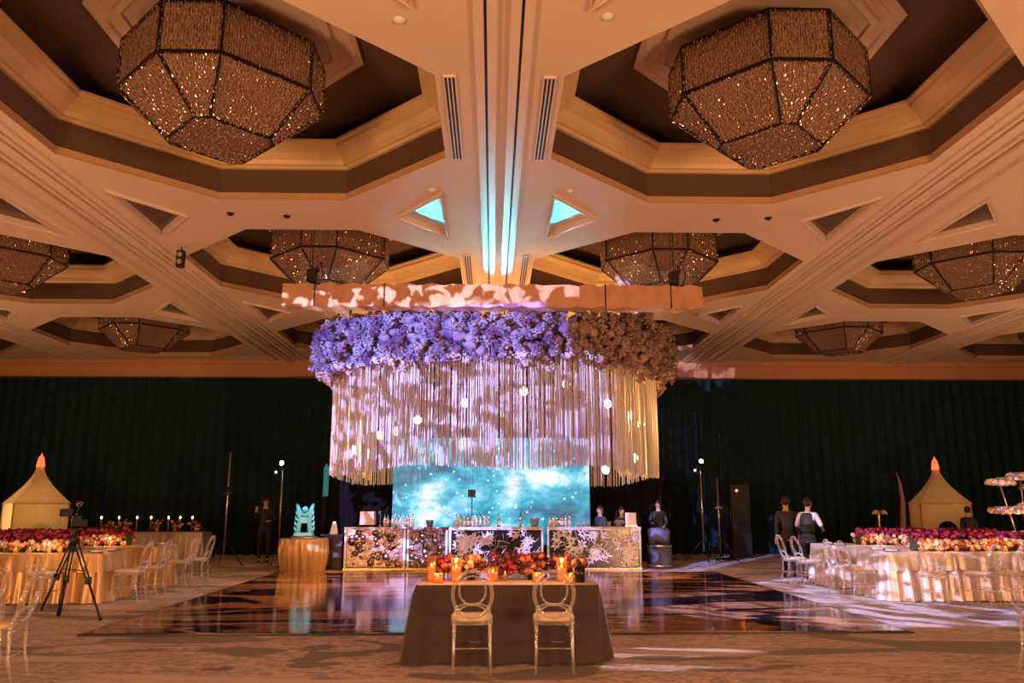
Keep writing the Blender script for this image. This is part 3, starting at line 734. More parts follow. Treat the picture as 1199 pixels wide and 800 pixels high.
# floral runners
for s, y, yn, sn, x0, w in TABLES:
    xa = x0 + .75
    L_ = w - .9 if not (s > 0 and yn == 'farther') else w - 2.2
    t = thing('rose_runner', f'low runner of red roses over cream blooms on the {yn} {sn} guest table', 'flowers', (s * (xa + L_ / 2), y, .767))
    cs, rs = [], []
    for k in range(420):
        cs.append((rnd.uniform(-L_ / 2, L_ / 2), rnd.uniform(-.22, .22), rnd.uniform(.19, .29))); rs.append(rnd.uniform(.032, .05))
    o = blooms('red_roses', M['rose_red'], np.array(cs), rs, t, ICO1, rough=.45); o['kind'] = 'stuff'
    cs, rs = [], []
    for k in range(620):
        cs.append((rnd.uniform(-L_ / 2, L_ / 2), rnd.choice((-1, 1)) * rnd.uniform(.16, .27), rnd.uniform(.045, .19))); rs.append(rnd.uniform(.03, .048))
    o = blooms('cream_roses', [M['rose_cream'], M['rose_cream'], M['rose_orange']], np.array(cs), rs, t, ICO1, rough=.45); o['kind'] = 'stuff'
    b = MB(); b.box((0, 0, .1), (L_, .26, .2)); b.build('trough', M['leaf'], t)

# votives, glasses, plates on guest tables
vot = thing('votive_candle', '', 'candle', (0, 0, 0))
b = MB(); b.lathe([(.001, 0), (.03, 0), (.036, .085), (.032, .085), (.028, .01), (.001, .01)], n=12); b.build('glass_cup', M['candle_glass'], vot)
b = MB(); b.lathe([(.001, .012), (.027, .012), (.029, .06), (.001, .062)], n=12); b.build('lit_wax', M['candle'], vot)
b = MB(); b.ball((0, 0, .075), .009, 6, 5, (1, 1, 1.8)); b.build('flame', M['flame'], vot)
wg = thing('wine_glass', '', 'glass', (0, 0, 0))
b = MB(); b.lathe([(.001, 0), (.034, 0), (.034, .004), (.005, .01), (.004, .09), (.03, .115), (.04, .15), (.034, .20), (.031, .20), (.036, .15), (.001, .105)], n=12); b.build('bowl_and_stem', M['glass'], wg)
ch = thing('charger_plate', '', 'plate', (0, 0, 0))
b = MB(); b.lathe([(.001, .004), (.10, .004), (.155, .016), (.157, .02), (.10, .01), (.001, .01)], n=20); b.build('dish', M['gold'], ch)
nk = MB(); nk.box((0, 0, .024), (.09, .20, .02)); nk.build('napkin', M['white_shirt'], ch)
first = {'v': True, 'w': True, 'c': True}
def put(proto, key, loc, label, group):
    if first[key]: first[key] = False; o = proto; o.location = loc; o['label'] = label; o['group'] = group; return o
    return dup(proto, loc, None, label, group)
for s, y, yn, sn, x0, w in TABLES:
    who = f'{yn} {sn} guest table'
    for k in range(15):
        put(vot, 'v', (s * (x0 + .72 + k * .27 + rnd.uniform(-.05, .05)), y - .36 + rnd.uniform(-.03, .03), .767), f'glowing glass votive before the roses of the {who}', f'votives on the {who}')
    for k in range(6):
        put(ch, 'c', (s * (x0 + .75 + k * .72), y - .37 - .01, .767) if False else (s * (x0 + .62 + k * .72), y - .36 - .0, .767), f'gold charger plate with white napkin at the front edge of the {who}', f'place settings on the {who}') if False else None
    for k in range(6):
        for q in range(2):
            put(wg, 'w', (s * (x0 + .9 + k * .72 + q * .10), y - .455 + q * .03, .767), f'clear stemmed wine glass at the front edge of the {who}', f'wine glasses on the {who}')
    for k in range(2):
        put(ch, 'c', (s * (x0 + .24), y - .26 + k * .52, .767), f'{["nearer", "farther"][k]} gold plate with napkin at the end of the {who}', f'place settings on the {who}')
# real light of the clustered votives (one small lamp each stretch)
def lamp(kind, name, loc, energy, col, **kw):
    d = bpy.data.lights.new(name, kind); d.energy = energy; d.color = col
    for k, v in kw.items(): setattr(d, k, v)
    o = bpy.data.objects.new(name, d); C.objects.link(o); o.location = loc; return o
def aim(o, tgt):
    o.rotation_euler = (Vector(tgt) - o.location).to_track_quat('-Z', 'Y').to_euler(); return o
WARM = (1., .52, .22)
for s, y, yn, sn, x0, w in TABLES:
    for k in range(4):
        lamp('POINT', 'candle_glow', (s * (x0 + .9 + k * 1.05), y - .56, .90), 6.5, WARM, shadow_soft_size=.06)

# tall candles on the far left table
tc = thing('taper_candle', '', 'candle', (0, 0, .767))
b = MB(); b.lathe([(.001, 0), (.05, 0), (.05, .012), (.012, .03), (.012, .16), (.02, .18)], n=10); b.build('holder', M['gold'], tc)
b = MB(); b.lathe([(.012, .17), (.011, .36), (.001, .365)], n=8); b.build('wax', M['rose_cream'], tc)
b = MB(); b.ball((0, 0, .40), .026, 8, 6, (1, 1, 1.6)); b.build('flame', M['flame'], tc)
for i, x in enumerate((-11.15, -10.70, -10.15, -9.80, -9.27, -8.98, -8.60)):
    o = tc if i == 0 else dup(tc)
    o.location = (x, 23.5 + .1 * (i % 2), .767 - .02 * (i % 3)) if False else (x, 23.5 + .1 * (i % 2), .767)
    o['label'] = f'lit taper candle on the far left table, {["first","second","third","fourth","fifth","sixth","last"][i]} from the tent'; o['group'] = 'taper candles on the far left table'
for i, x in enumerate((-10.9, -10.4, -9.55, -9.05, -8.45)):
    t = thing('flower_vase', f'small dim flower arrangement between the taper candles, {["first","second","third","fourth","fifth"][i]} from the tent', 'flowers', (x, 23.45, .767), 0, 'flower vases on the far left table')
    b = MB(); b.lathe([(.001, 0), (.05, 0), (.06, .10), (.045, .14)], n=10); b.build('vase', M['gold'], t)
    p = np.array([(rnd.gauss(0, .07), rnd.gauss(0, .06), .2 + rnd.gauss(0, .05)) for _ in range(26)]); o = blooms('blooms', [M['rose_orange'], M['rose_cream'], M['rose_wine']], p, [rnd.uniform(.03, .05) for _ in p], t, ICO1, .4)

# ------------------------------------------------------------------ clear chairs
def make_chair(label, loc, rz, group):
    t = thing('clear_chair', label, 'chair', loc, rz, group)
    def P(u, v):  # point on the raked back plane: u across, v height
        return (u, -.20 - (v - .47) * .26, v)
    fr = MB(); cz = .715
    fr.tube([P(.185 * math.cos(2 * PI * i / 36), cz + .215 * math.sin(2 * PI * i / 36)) for i in range(36)], .017, 8, closed=True)
    fr.build('back_frame', M['acrylic'], t)
    inn = MB()
    inn.tube([P(.125 * math.cos(2 * PI * i / 30), cz + .035 + .135 * math.sin(2 * PI * i / 30)) for i in range(30)], .010, 7, closed=True)
    for s in (-1, 1):
        inn.tube([P(s * (-.165 + .33 * i / 12), .60 + .06 * (i / 12 - .5) ** 2 * 4 * (-1) + .05 * (i / 12)) for i in range(13)], .010, 6)
        inn.tube([P(s * (.15 - .30 * i / 12), .545 - .022 * math.sin(PI * i / 12)) for i in range(13)], .009, 6)
    inn.build('back_loops', M['acrylic'], t)
    st_ = MB(); st_.loft([[(x, y, z) for x, y, *_ in rr_outline(w, w * .98, .10, 32)] for w, z in ((.36, .425), (.40, .43), (.40, .455), (.38, .46))], caps=(True, True)); st_.build('seat', M['acrylic'], t)
    cu = MB(); cu.loft([[(x, y, z) for x, y, *_ in rr_outline(w, w * .98, .11, 32)] for w, z in ((.36, .46), (.39, .47), (.395, .49), (.37, .505), (.25, .512))], caps=(True, True), smooth=True); cu.build('cushion', M['cushion'], t)
    for sx in (-1, 1):
        g = MB(); g.tube([(sx * .165, .165, .43), (sx * .167, .168, .40), (sx * .168, .17, .39), (sx * .168, .17, .36), (sx * .168, .17, .35), (sx * .17, .175, .2), (sx * .172, .18, 0)], [.018, .018, .024, .024, .017, .015, .011], 8); g.build('leg', M['acrylic'], t)
        g = MB(); g.tube([P(sx * .155, .60), (sx * .165, -.195, .50), (sx * .168, -.19, .43), (sx * .17, -.20, .2), (sx * .175, -.26, 0)], [.014, .016, .018, .015, .011], 8); g.build('leg', M['acrylic'], t)
    sr = MB(); sr.tube([(-.168, .172, .22), (.168, .172, .22)], .007, 6); sr.tube([(-.17, -.19, .22), (.17, -.19, .22)], .007, 6)
    for sx in (-1, 1): sr.tube([(sx * .169, .172, .22), (sx * .17, -.19, .22)], .007, 6)
    sr.build('stretcher', M['acrylic'], t)
    return t
FC = 'two chairs at the small front table'
chair0 = make_chair('left one of two clear oval-backed chairs at the small brown table', (-.30, 8.13, 0), .04, FC)
dup(chair0, (.49, 8.12, 0), -.05, 'right one of two clear oval-backed chairs at the small brown table')
G1 = 'clear chairs at the left guest tables'; G2 = 'clear chairs at the right guest tables'
LL = [(-5.98, 15.72, PI / 2, 'clear chair at the end of the farther left guest table, first from the front'), (-5.92, 16.42, PI / 2, 'clear chair second from the front at the end of the farther left table'),
      (-6.02, 13.72, PI / 2, 'clear chair just right of the tripod at the end of the nearer left table'), (-5.98, 14.38, PI / 2, 'second clear chair at the end of the nearer left table, behind the first'),
      (-7.05, 13.1, .05, 'clear chair seen through the tripod legs along the front of the nearer left table'), (-7.95, 13.1, -.05, 'clear chair at the left photo edge along the front of the nearer left table'),
      (-7.3, 15.2, 0, 'clear chair on the near side of the farther left table'), (-8.5, 15.2, 0, 'clear chair on the near side of the farther left table by the photo edge'), (-7.3, 16.95, PI, 'clear chair on the back side of the farther left guest table')]
RR = [(5.98, 15.74, -PI / 2 + .1, 'clear chair in front of the person in the black vest'), (5.95, 16.45, -PI / 2, 'clear chair half hidden at the end of the farther right table'),
      (6.03, 13.75, -PI / 2 + .08, 'clear chair at the dance floor end of the nearer right table, first from the floor'), (6.08, 14.42, -PI / 2, 'clear chair tucked behind the first one at the nearer right table end'),
      (6.78, 12.86, -.45, 'clear chair turned sideways at the corner of the nearer right table'), (7.52, 12.84, .45, 'clear chair angled at the middle of the front of the nearer right table'), (8.12, 12.90, .12, 'clear chair seen from behind at the right photo edge by the nearer table'),
      (7.15, 15.2, 0, 'clear chair on the near side of the farther right table'), (8.3, 15.2, 0, 'clear chair on the near side of the farther right table, toward the photo edge'),
      (9.5, 15.2, 0, 'clear chair on the near side of the farther right table below the lit floral tree')]
for x, y, rz, lab in LL: dup(chair0, (x, y, 0), rz, lab, G1)
for x, y, rz, lab in RR: dup(chair0, (x, y, 0), rz, lab, G2)
G3 = 'clear chairs cut off by the lower photo corners'
dup(chair0, (-4.58, 7.72, 0), PI / 2 + .12, 'large clear chair in the lower left corner, seen from its side', G3)
dup(chair0, (-5.22, 8.42, 0), PI / 2 - .5, 'second clear chair in the lower left corner, behind the first', G3)
dup(chair0, (5.10, 7.72, 0), -PI / 2 - .12, 'large clear chair cut off in the lower right corner', G3)

# ------------------------------------------------------------------ small front table
t = thing('sweetheart_table', 'small table under a floor-length dark brown cloth, in front of the dance floor', 'table', (.05, 8.72, 0))
skirt(1.84, .74, .752, .03, .04, .085, .085, .40, seed=3).build('tablecloth', M['brown_velvet'], t)
b = MB(); b.box((0, 0, .73), (1.78, .68, .03)); b.build('tabletop', M['wood_dark'], t)
b = MB(); b.loft([[(x, y, z) for x, y, *_ in rr_outline(1.83, .73, .03, 60)] for z in (.7522, .7555)], caps=(False, True)); b.build('top_cloth', mat('tan_top_cloth', (.44, .29, .20), .6, var=.1), t)
TZ = .756
def arrangement(name, x, y, label, mats, n, sp, h, vase=True, vm='black_gloss', vr=.045, vh=.12, r0=.022, r1=.04):
    t = thing(name, label, 'flowers', (x, y, TZ), 0, 'flower arrangements on the small front table')
    b = MB(); b.lathe([(.001, 0), (vr, 0), (vr * 1.15, vh * .6), (vr, vh), (vr * .8, vh), (vr * .8, vh * .2), (.001, vh * .2)], n=14); b.build('vase', M[vm], t)
    cg = lambda q: max(-1.6, min(1.6, rnd.gauss(0, 1))) * q
    p = np.array([(cg(sp[0]) * .85, cg(sp[1]), h + cg(sp[2])) for _ in range(n)]); p[:, 2] = np.maximum(p[:, 2], vh * .6)
    blooms('blooms', [M[m] for m in mats], p, [rnd.uniform(r0, r1) for _ in p], t, ICO2, .8)
    lf = MB()
    for k in range(14):
        a = rnd.random() * 6.28; c_, s_ = math.cos(a), math.sin(a); l = rnd.uniform(.08, .16); z0 = h - .02
        lf.add([(0, 0, z0 - .04), (c_ * l * .5 - s_ * .018, s_ * l * .5 + c_ * .018, z0 + .02), (c_ * l, s_ * l, z0 + rnd.uniform(-.06, .05)), (c_ * l * .5 + s_ * .018, s_ * l * .5 - c_ * .018, z0 + .025)], [(0, 1, 2, 3)])
    lf.build('leaves', M['leaf'], t)
    return t
arrangement('flower_arrangement', -.66, 8.86, 'burgundy and orange blooms at the left end of the small table', ['rose_wine', 'rose_orange', 'rose_red'], 42, (.07, .05, .04), .17)
arrangement('flower_arrangement', -.33, 8.90, 'orange and peach blooms left of centre on the small table', ['rose_orange', 'rose_cream', 'rose_wine'], 55, (.09, .05, .045), .17)
arrangement('flower_arrangement', .02, 8.86, 'tallest dark burgundy blooms at the centre of the small table', ['rose_wine', 'rose_wine', 'rose_red'], 75, (.11, .05, .06), .18, vm='gold')
arrangement('flower_arrangement', .32, 8.90, 'burgundy and orange blooms right of centre on the small table', ['rose_wine', 'rose_orange'], 50, (.08, .05, .05), .17)
arrangement('flower_arrangement', .62, 8.86, 'bright orange blooms at the right part of the small table', ['rose_orange', 'rose_orange', 'rose_wine'], 44, (.08, .05, .04), .17)
arrangement('flower_arrangement', .80, 8.60, 'dark vase with small burgundy blooms at the right front of the small table', ['rose_wine', 'rose_orange'], 18, (.035, .03, .02), .19, vr=.05, vh=.155)
def hurricane(x, y, h, r, label):
    t = thing('hurricane_candle', label, 'candle', (x, y, TZ), 0, 'glowing glass candles on the small front table')
    b = MB(); b.lathe([(.001, 0), (r, 0), (r, h), (r - .004, h), (r - .004, .008), (.001, .008)], n=18); b.build('glass_cylinder', M['candle_glass'], t)
    b = MB(); b.lathe([(.001, .01), (r * .72, .01), (r * .72, h * .55), (.001, h * .56)], n=14); b.build('lit_wax', M['candle'], t)
    b = MB(); b.ball((0, 0, h * .56 + .02), .010, 8, 6, (1, 1, 1.9)); b.build('flame', M['flame'], t)
for a in ((-.74, 8.72, .26, .048, 'tall glass candle at the left end of the small table'), (-.66, 8.56, .10, .055, 'short wide votive at the left front of the small table'), (-.48, 8.68, .24, .055, 'tall glowing candle behind the left chair'),
          (-.10, 8.70, .15, .06, 'medium glowing candle right of the left chair'), (.36, 8.62, .10, .05, 'short glowing candle left of the right chair'), (.62, 8.68, .24, .055, 'tall glowing candle behind the right chair'), (.69, 8.52, .10, .045, 'short votive beside the dark vase at the right'), (.83, 8.78, .26, .05, 'tall glass candle at the right end of the small table')):
    hurricane(*a)
for x, y, z, e in ((-.48, 8.60, 1.08, 6), (.62, 8.60, 1.08, 6), (-.76, 8.5, .98, 2.5), (.25, 8.50, .98, 3), (-.08, 8.52, 1.0, 3)):
    lamp('POINT', 'candle_glow', (x, y, z), e, WARM, shadow_soft_size=.05)

# ------------------------------------------------------------------ cake / ice table, cabinet
t = thing('round_table', 'round table in gathered gold satin left of the bar', 'table', (-4.52, 19.5, 0))
n = 160; loops = []
for i in range(9):
    u = i / 8; z = .75 - .74 * u; bell = .56 + .03 * math.sin(PI * u) - .07 * u
    loops.append([((bell + .022 * min(1, u * 3) * math.sin(22 * a + 1.5 * math.sin(3 * a + u))) * math.cos(a), (bell + .022 * min(1, u * 3) * math.sin(22 * a + 1.5 * math.sin(3 * a + u))) * math.sin(a), z) for a in [2 * PI * k / n for k in range(n)]])
b = MB(); b.loft(loops, caps=(False, False), smooth=True); b.add(loops[0], [tuple(range(n))], False); b.build('tablecloth', M['gold_satin'], t)
b = MB(); b.lathe([(.001, .70), (.52, .70), (.52, .735), (.001, .735)], n=32); b.build('tabletop', M['wood_dark'], t)
t = thing('ice_sculpture', 'turquoise-lit ice sculpture of twin pillars on the round gold table', 'sculpture', (-4.52, 19.45, .752))
b = MB(); b.lathe([(.001, 0), (.34, 0), (.34, .03), (.26, .07), (.001, .07)], n=20); b.build('tray', M['steel'], t)
b = MB()
for s in (-1, 1):
    b.tube([(s * .15, 0, .06), (s * .13, 0, .25), (s * .11, 0, .45), (s * .13, 0, .62), (s * .20, 0, .80)], [.07, .055, .05, .06, .03], 7)
    for k, z in enumerate((.15, .27, .39, .51)): b.tube([(s * .12, 0, z), (s * (.22 - .01 * k), 0, z + .06), (s * (.24 - .01 * k), 0, z + .13)], [.045, .035, .008], 5)
b.box((0, 0, .42), (.22, .06, .14)); b.tube([(-.12, 0, .60), (0, 0, .52), (.12, 0, .60)], .045, 7); b.ball((0, 0, .66), .08, 10, 6)
b.box((0, 0, .10), (.42, .24, .08)); b.build('carving', M['ice'], t)
t = thing('side_cabinet', 'black cabinet between the round gold table and the bar', 'cabinet', (-3.97, 20.25, 0))
b = MB(); b.box((0, 0, .41), (.50, .5, .78)); b.box((0, 0, .81), (.54, .54, .03)); b.build('body', M['black'], t)
for s in (-1, 1):
    d = MB(); d.box((s * .118, -.258, .42), (.22, .018, .66)); d = d.build('door', M['wood_dark'], t)
    h = MB(); h.tube([(s * .03, -.275, .38), (s * .03, -.275, .46)], .006, 6); h.build('handle', M['steel'], d)
t = thing('folded_card', 'small white standing card on the black cabinet', 'card', (-3.95, 20.15, .826))
b = MB(); b.loft([[(-.10, -.05, 0), (.10, -.05, 0), (.10, .05, 0), (-.10, .05, 0)], [(-.035, -.006, .30), (.035, -.006, .30), (.035, .006, .30), (-.035, .006, .30)]], caps=(True, True)); b.build('card', M['white'], t)

# ------------------------------------------------------------------ pagoda tents
def tent(x, y, rz, label, glow, s=1.0):
    t = thing('pagoda_tent', label, 'tent', (x, y, 0), rz, 'small cream pagoda tents')
    w = .62 * s; wall = MB(); H = 1.55
    c4 = [(-w, -w), (w, -w), (w, w), (-w, w)]
    # walls with an arched opening on the front side
    n = 12; arch = [(-.26, 0)] + [(.26 * math.cos(PI - PI * i / n), .80 + .30 * math.sin(PI * i / n)) for i in range(n + 1)] + [(.26, 0)]
    for k in range(4):
        if k == 2 and glow < 10: continue
        a = Vector(c4[k]); c = Vector(c4[(k + 1) % 4]); d = (c - a).normalized()
        def Q(u, z): p = (a + c) / 2 + d * u; return (p.x, p.y, z)
        if k == 0:
            out = [(-w, 0)] + arch + [(w, 0), (w, H), (-w, H)]
            top = [(-w + (2 * w) * i / (len(arch) - 1), H) for i in range(len(arch))]
            vs = [Q(u, z) for u, z in arch] + [Q(u, z) for u, z in top]; m_ = len(arch)
            wall.add(vs, [(i, i + 1, m_ + i + 1, m_ + i) for i in range(m_ - 1)])
            wall.add([Q(-w, 0), Q(-.26, 0), Q(-w, H)], [(0, 1, 2)]); wall.add([Q(.26, 0), Q(w, 0), Q(w, H)], [(0, 1, 2)])
        else: wall.add([Q(-w, 0), Q(w, 0), Q(w, H), Q(-w, H)], [(0, 1, 2, 3)])
    wall.build('wall_cloth', M['tent'], t)
    rf = MB(); loops = []
    for i in range(11):
        u = i / 10; ww = w * 1.03 * ((1 - u) ** 1.7 * .92 + .10); z = H + .98 * u ** .95 * 1.0
        loops.append([(q[0] / w * ww, q[1] / w * ww, z) for q in c4])
    rf.loft(loops); rf.build('roof_cloth', M['tent'], t)
    fr_ = MB()
    for q in c4: fr_.tube([(q[0], q[1], 0), (q[0], q[1], H)], .018, 6); 
    for k in range(4): fr_.tube([(*c4[k], .78), (*c4[(k + 1) % 4], .78)] if k else [(*c4[0], H), (*c4[1], H)], .012, 6)
    fr_.build('pole_frame', M['gold'], t)
    cp = MB(); zt = H + .93; cp.lathe([(.105, zt), (.10, zt + .05), (.065, zt + .24), (.03, zt + .28), (.001, zt + .36)], n=12); cp.build('glowing_cap', M['ember'], t)
    lamp('POINT', 'tent_lamp', (x, y, 1.3), glow, (1., .62, .28), shadow_soft_size=.15)
tent(-11.75, 21.2, .72, 'brightly lit cream pagoda tent with glowing red tip at the left', 10)
tent(12.15, 22.2, -.25, 'dimmer tan pagoda tent with arched doorway and red tip at the right', 5)

o = lamp('SPOT', 'tent_spot', (-13.4, 19.0, .25), 420, (1., .68, .34), spot_size=math.radians(34), spot_blend=.5, shadow_soft_size=.05); aim(o, (-11.75, 21.2, 1.4))
# floral tree at the right edge
t = thing('floral_tree', 'tiered mushroom-shaped floral centrepiece rising at the right edge', 'flowers', (10.55, 16.2, .767))
b = MB()
for (dx, dy, z, r) in ((-.42, 0, 1.18, .26), (.0, .0, 1.28, .28), (.35, .1, 1.1, .25)):
    b.tube([(dx * .4, dy, 0), (dx * .7, dy, z * .5), (dx, dy, z - .05)], .016, 7)
b.lathe([(.001, 0), (.12, 0), (.12, .03), (.03, .05)], n=12); b.build('stem', M['gold'], t)
for (dx, dy, z, r) in ((-.42, 0, 1.18, .26), (.0, .0, 1.28, .28), (.35, .1, 1.1, .25), (-.35, .0, .62, .34), (.25, 0, .70, .34), (-.1, 0, .14, .5)):
    p = []
    for k in range(130):
        a = rnd.random() * 6.28; q = math.sqrt(rnd.random()); p.append((dx + r * q * math.cos(a), dy + r * .8 * q * math.sin(a), z + .10 * math.sqrt(max(0, 1 - q * q)) * rnd.random()))
    blooms('bloom_cap', [M['rose_cream'], M['rose_cream'], M['cloud']], np.array(p), [rnd.uniform(.035, .055) for _ in p], t, ICO1, .5)
lamp('POINT', 'candle_glow', (10.3, 15.7, 1.0), 9, WARM, shadow_soft_size=.08)

# ------------------------------------------------------------------ stands and lights in the dark
def light_stand(x, y, h, label, big=True):
    t = thing('light_stand', label, 'light stand', (x, y, 0), 0, 'tripod light stands in the dark')
    b = MB(); b.tube([(0, 0, .3), (0, 0, h)], .022, 8); b.build('pole', M['steel'], t)
    for k in range(3):
        a = k * 2 * PI / 3 + .5; b = MB(); b.tube([(.55 * math.cos(a), .55 * math.sin(a), .01), (0, 0, .62)], .013, 6); b.build('leg', M['black'], t)
    hd = MB(); hd.lathe([(.05, 0), (.09, .03), (.10, .20), (.04, .24)], n=14); hd = hd.build('lamp_head', M['black'], t, (0, .10, h)); hd.rotation_euler = (PI / 2, 0, 0)
    ln = MB(); ln.lathe([(.001, 0), (.055, 0), (.05, .01), (.001, .012)], n=14); ln = ln.build('lens', M['lamp_lens'] if big else M['lamp_dim'], t, (0, -.14, h)); ln.rotation_euler = (PI / 2, 0, 0)
    l2 = MB(); l2.box((-.16, 0, h - .24), (.12, .12, .12)); l2.tube([(-.16, 0, h - .24), (0, 0, h - .24)], .012, 6); l2 = l2.build('second_head', M['black'], t)
    l3 = MB(); l3.ball((-.16, -.066, h - .24), .030, 8, 6, (1, .3, 1)); l3.build('second_lens', M['lamp_dim'], l2)
    return t
light_stand(-5.75, 22.0, 2.62, 'light stand with bright white lamp left of the sculpture table')
light_stand(5.55, 22.0, 2.68, 'light stand with bright white lamp right of the bar')
def plain_stand(x, y, h, label, head='steel', r=.02):
    t = thing('speaker_stand', label, 'stand', (x, y, 0))
    b = MB(); b.tube([(0, 0, .25), (0, 0, h)], r, 8); b.build('pole', M['steel'], t)
    for k in range(3):
        a = k * 2 * PI / 3; b = MB(); b.tube([(.5 * math.cos(a), .5 * math.sin(a), .01), (0, 0, .7)], .013, 6); b.build('leg', M['black'], t)
    b = MB(); b.lathe([(.03, 0), (.13, .03), (.13, .06), (.05, .10), (.03, .22)], (0, 0, h * .62), 12); b.build('collar', M[head], t)
plain_stand(-6.85, 21.0, 2.85, 'tall slim mast stand left of the standing server', 'copper_mirror')
plain_stand(6.05, 22.2, 2.25, 'slim pale pole stand right of the bright lamp stand')
for x, y, w, h, lab in ((4.05, 20.5, .55, .95, 'blue-lit covered drum at the right end of the bar'),):
    t = thing('covered_drum', lab, 'drum', (x, y, 0))
    b = MB(); b.lathe([(.001, 0), (.30, 0), (.30, .55), (.001, .58)], n=20); b.lathe([(.001, .57), (.26, .58), (.28, .9), (.2, .96), (.001, .97)], n=20); b.build('body', M['blue_cloth'], t)
    b = MB(); b.lathe([(.305, .02), (.315, .03), (.315, .07), (.305, .08)], n=20); b.lathe([(.305, .50), (.315, .51), (.315, .55), (.305, .56)], n=20); b.build('hoop', M['steel'], t)
for x, z0, z1, lab in ((-4.62, 1.75, 2.55, 'slim teal-glowing banner hanging left of the fringe'),):
    t = thing('banner', lab, 'banner', (x, 22.2, 0)); b = MB(); b.loft([[(-.07, 0, 1.75), (.07, 0, 1.75), (.07, .02, 1.75), (-.07, .02, 1.75)], [(-.07, 0, 2.5), (.07, 0, 2.5), (.07, .02, 2.5), (-.07, .02, 2.5)], [(-.01, 0, 2.62), (.01, 0, 2.62), (.01, .02, 2.62), (-.01, .02, 2.62)]], caps=(True, True))
    b.build('cloth', mat('teal_glow_cloth', (.02, .30, .34), .5, emit=(.0, .35, .42), estr=.25), t)  # faint emission puts the teal light into the cloth itself
    b = MB(); b.tube([(0, .03, 0), (0, .03, 2.6)], .012, 6); b.box((0, .03, .01), (.3, .3, .02)); b.build('pole', M['black'], t)
# stage frames in the dark right of the bar
for x, lab in ((4.80, 'dark upright lighting tower right of the bar, left one'), (6.55, 'dark upright lighting tower right of the bar, right of the pale pole stand')):
    t = thing('lighting_tower', lab, 'truss tower', (x, 23.4, 0)); b = MB()
    for q in ((-.14, -.14), (.14, -.14), (.14, .14), (-.14, .14)): b.tube([(*q, 0), (*q, 2.5)], .018, 6)
    for k in range(10):
        z = k * .25
        for i in range(4):
            p, q = ((-.14, -.14), (.14, -.14), (.14, .14), (-.14, .14))[i], ((.14, -.14), (.14, .14), (-.14, .14), (-.14, -.14))[i]; b.tube([(*p, z), (*q, z + .25)], .008, 5)
    b.build('truss_frame', M['black_gloss'], t); b = MB(); b.box((0, 0, .01), (.6, .6, .02)); b.build('base_plate', M['black'], t)
t = thing('equipment_cabinet', 'tall dark cabinet with a tiny red indicator light on the right', 'cabinet', (7.2, 24.2, 0))
b = MB(); b.box((0, 0, 1.05), (.55, .5, 2.1)); b.build('body', M['black'], t)
b = MB(); b.ball((-.1, -.26, 1.93), .03, 8, 6, (1, .4, 1)); b.build('indicator', M['led_red'], t)
t = thing('reading_lamp', 'small bent twin-headed lamp standing beyond the right guest tables', 'lamp', (9.4, 20.0, 0))
b = MB(); b.tube([(0, 0, .02), (0, 0, 1.28), (.05, 0, 1.38)], .018, 7); b.lathe([(.001, 0), (.16, 0), (.16, .02), (.02, .04)], n=14); b.build('pole', M['gold'], t)
for s in (-1, 1):
    b = MB(); b.lathe([(.02, .10), (.05, .06), (.09, 0)], (s * .11 + .03, 0, 1.30), 12); b.tube([(.03, 0, 1.36), (s * .11 + .03, 0, 1.40)], .01, 6); b.build('lamp_shade', M['parchment'], t)
t = thing('curved_totem', 'tall slim pale curved totem left of the right tent', 'totem', (11.0, 22.0, 0))
b = MB(); b.tube([(0, 0, .03), (-.02, 0, .8), (.05, 0, 1.6), (.02, 0, 2.1), (-.05, 0, 2.4)], [.07, .08, .06, .04, .008], 8); b.lathe([(.001, 0), (.2, 0), (.2, .03), (.05, .05)], n=14); b.build('body', mat('pale_brown', (.30, .20, .15), .6, var=.2), t)

# ------------------------------------------------------------------ video camera on tripod
t = thing('camera_tripod', 'black camera tripod standing in front of the left guest tables', 'tripod', (-6.15, 12.1, 0))
feet = [(-.62, .5), (-.04, -.14), (.75, -.58)]
for k, (fx, fy) in enumerate(feet):
    g = MB(); top = Vector((fx * .05, fy * .05, 1.02)); ft = Vector((fx, fy, .015)); side = Vector((-fy, fx, 0)).normalized() * .03
    mid = top.lerp(ft, .52)
    g.tube([top + side, mid + side * .8], .012, 7); g.tube([top - side, mid - side * .8], .012, 7); g.box(mid, (.07, .05, .10)); g.tube([mid, ft], .016 if k != 1 else .028, 8); g.ball(ft, .025, 8, 5)
    g.build('leg', M['black'], t)
g = MB()
for fx, fy in feet: g.tube([(0, 0, .62), (fx * .42, fy * .42, .62)], .008, 6)
g.build('spreader', M['black'], t)
g = MB(); g.lathe([(.03, .98), (.06, 1.0), (.06, 1.08), (.035, 1.10), (.045, 1.16), (.05, 1.22)], n=14); g.build('head', M['black'], t)
g = MB(); g.tube([(.02, -.02, 1.15), (.18, -.3, 1.05)], .011, 7); g.build('pan_handle', M['black'], t)
t = thing('video_camera', 'video camera with monitor mounted on the tripod', 'camera', (-6.15, 12.1, 1.225), .5)
b = MB(); b.box((0, 0, .08), (.12, .26, .14)); b.box((0, -.02, .18), (.03, .18, .03)); b.build('body', M['black_gloss'], t)
b = MB(); b.lathe([(.045, 0), (.05, .04), (.045, .12), (.06, .15), (.06, .19)], n=16); o = b.build('lens', M['steel'], t, (0, .10, .08)); o.rotation_euler = (-PI / 2, 0, 0)
b = MB(); b.box((-.14, -.10, .20), (.17, .02, .11)); b.tube([(-.04, -.06, .14), (-.12, -.09, .18)], .008, 6); b.build('monitor', M['black_gloss'], t)
b = MB(); b.tube([(.0, .0, .19), (.02, 0, .30)], .008, 6); b.ball((.02, .03, .33), .05, 10, 6, (1, 1.4, .8)); b.build('microphone', M['copper_mirror'], t)
b = MB(); b.box((.10, -.06, .05), (.08, .12, .10)); b.build('battery', M['black_gloss'], t)

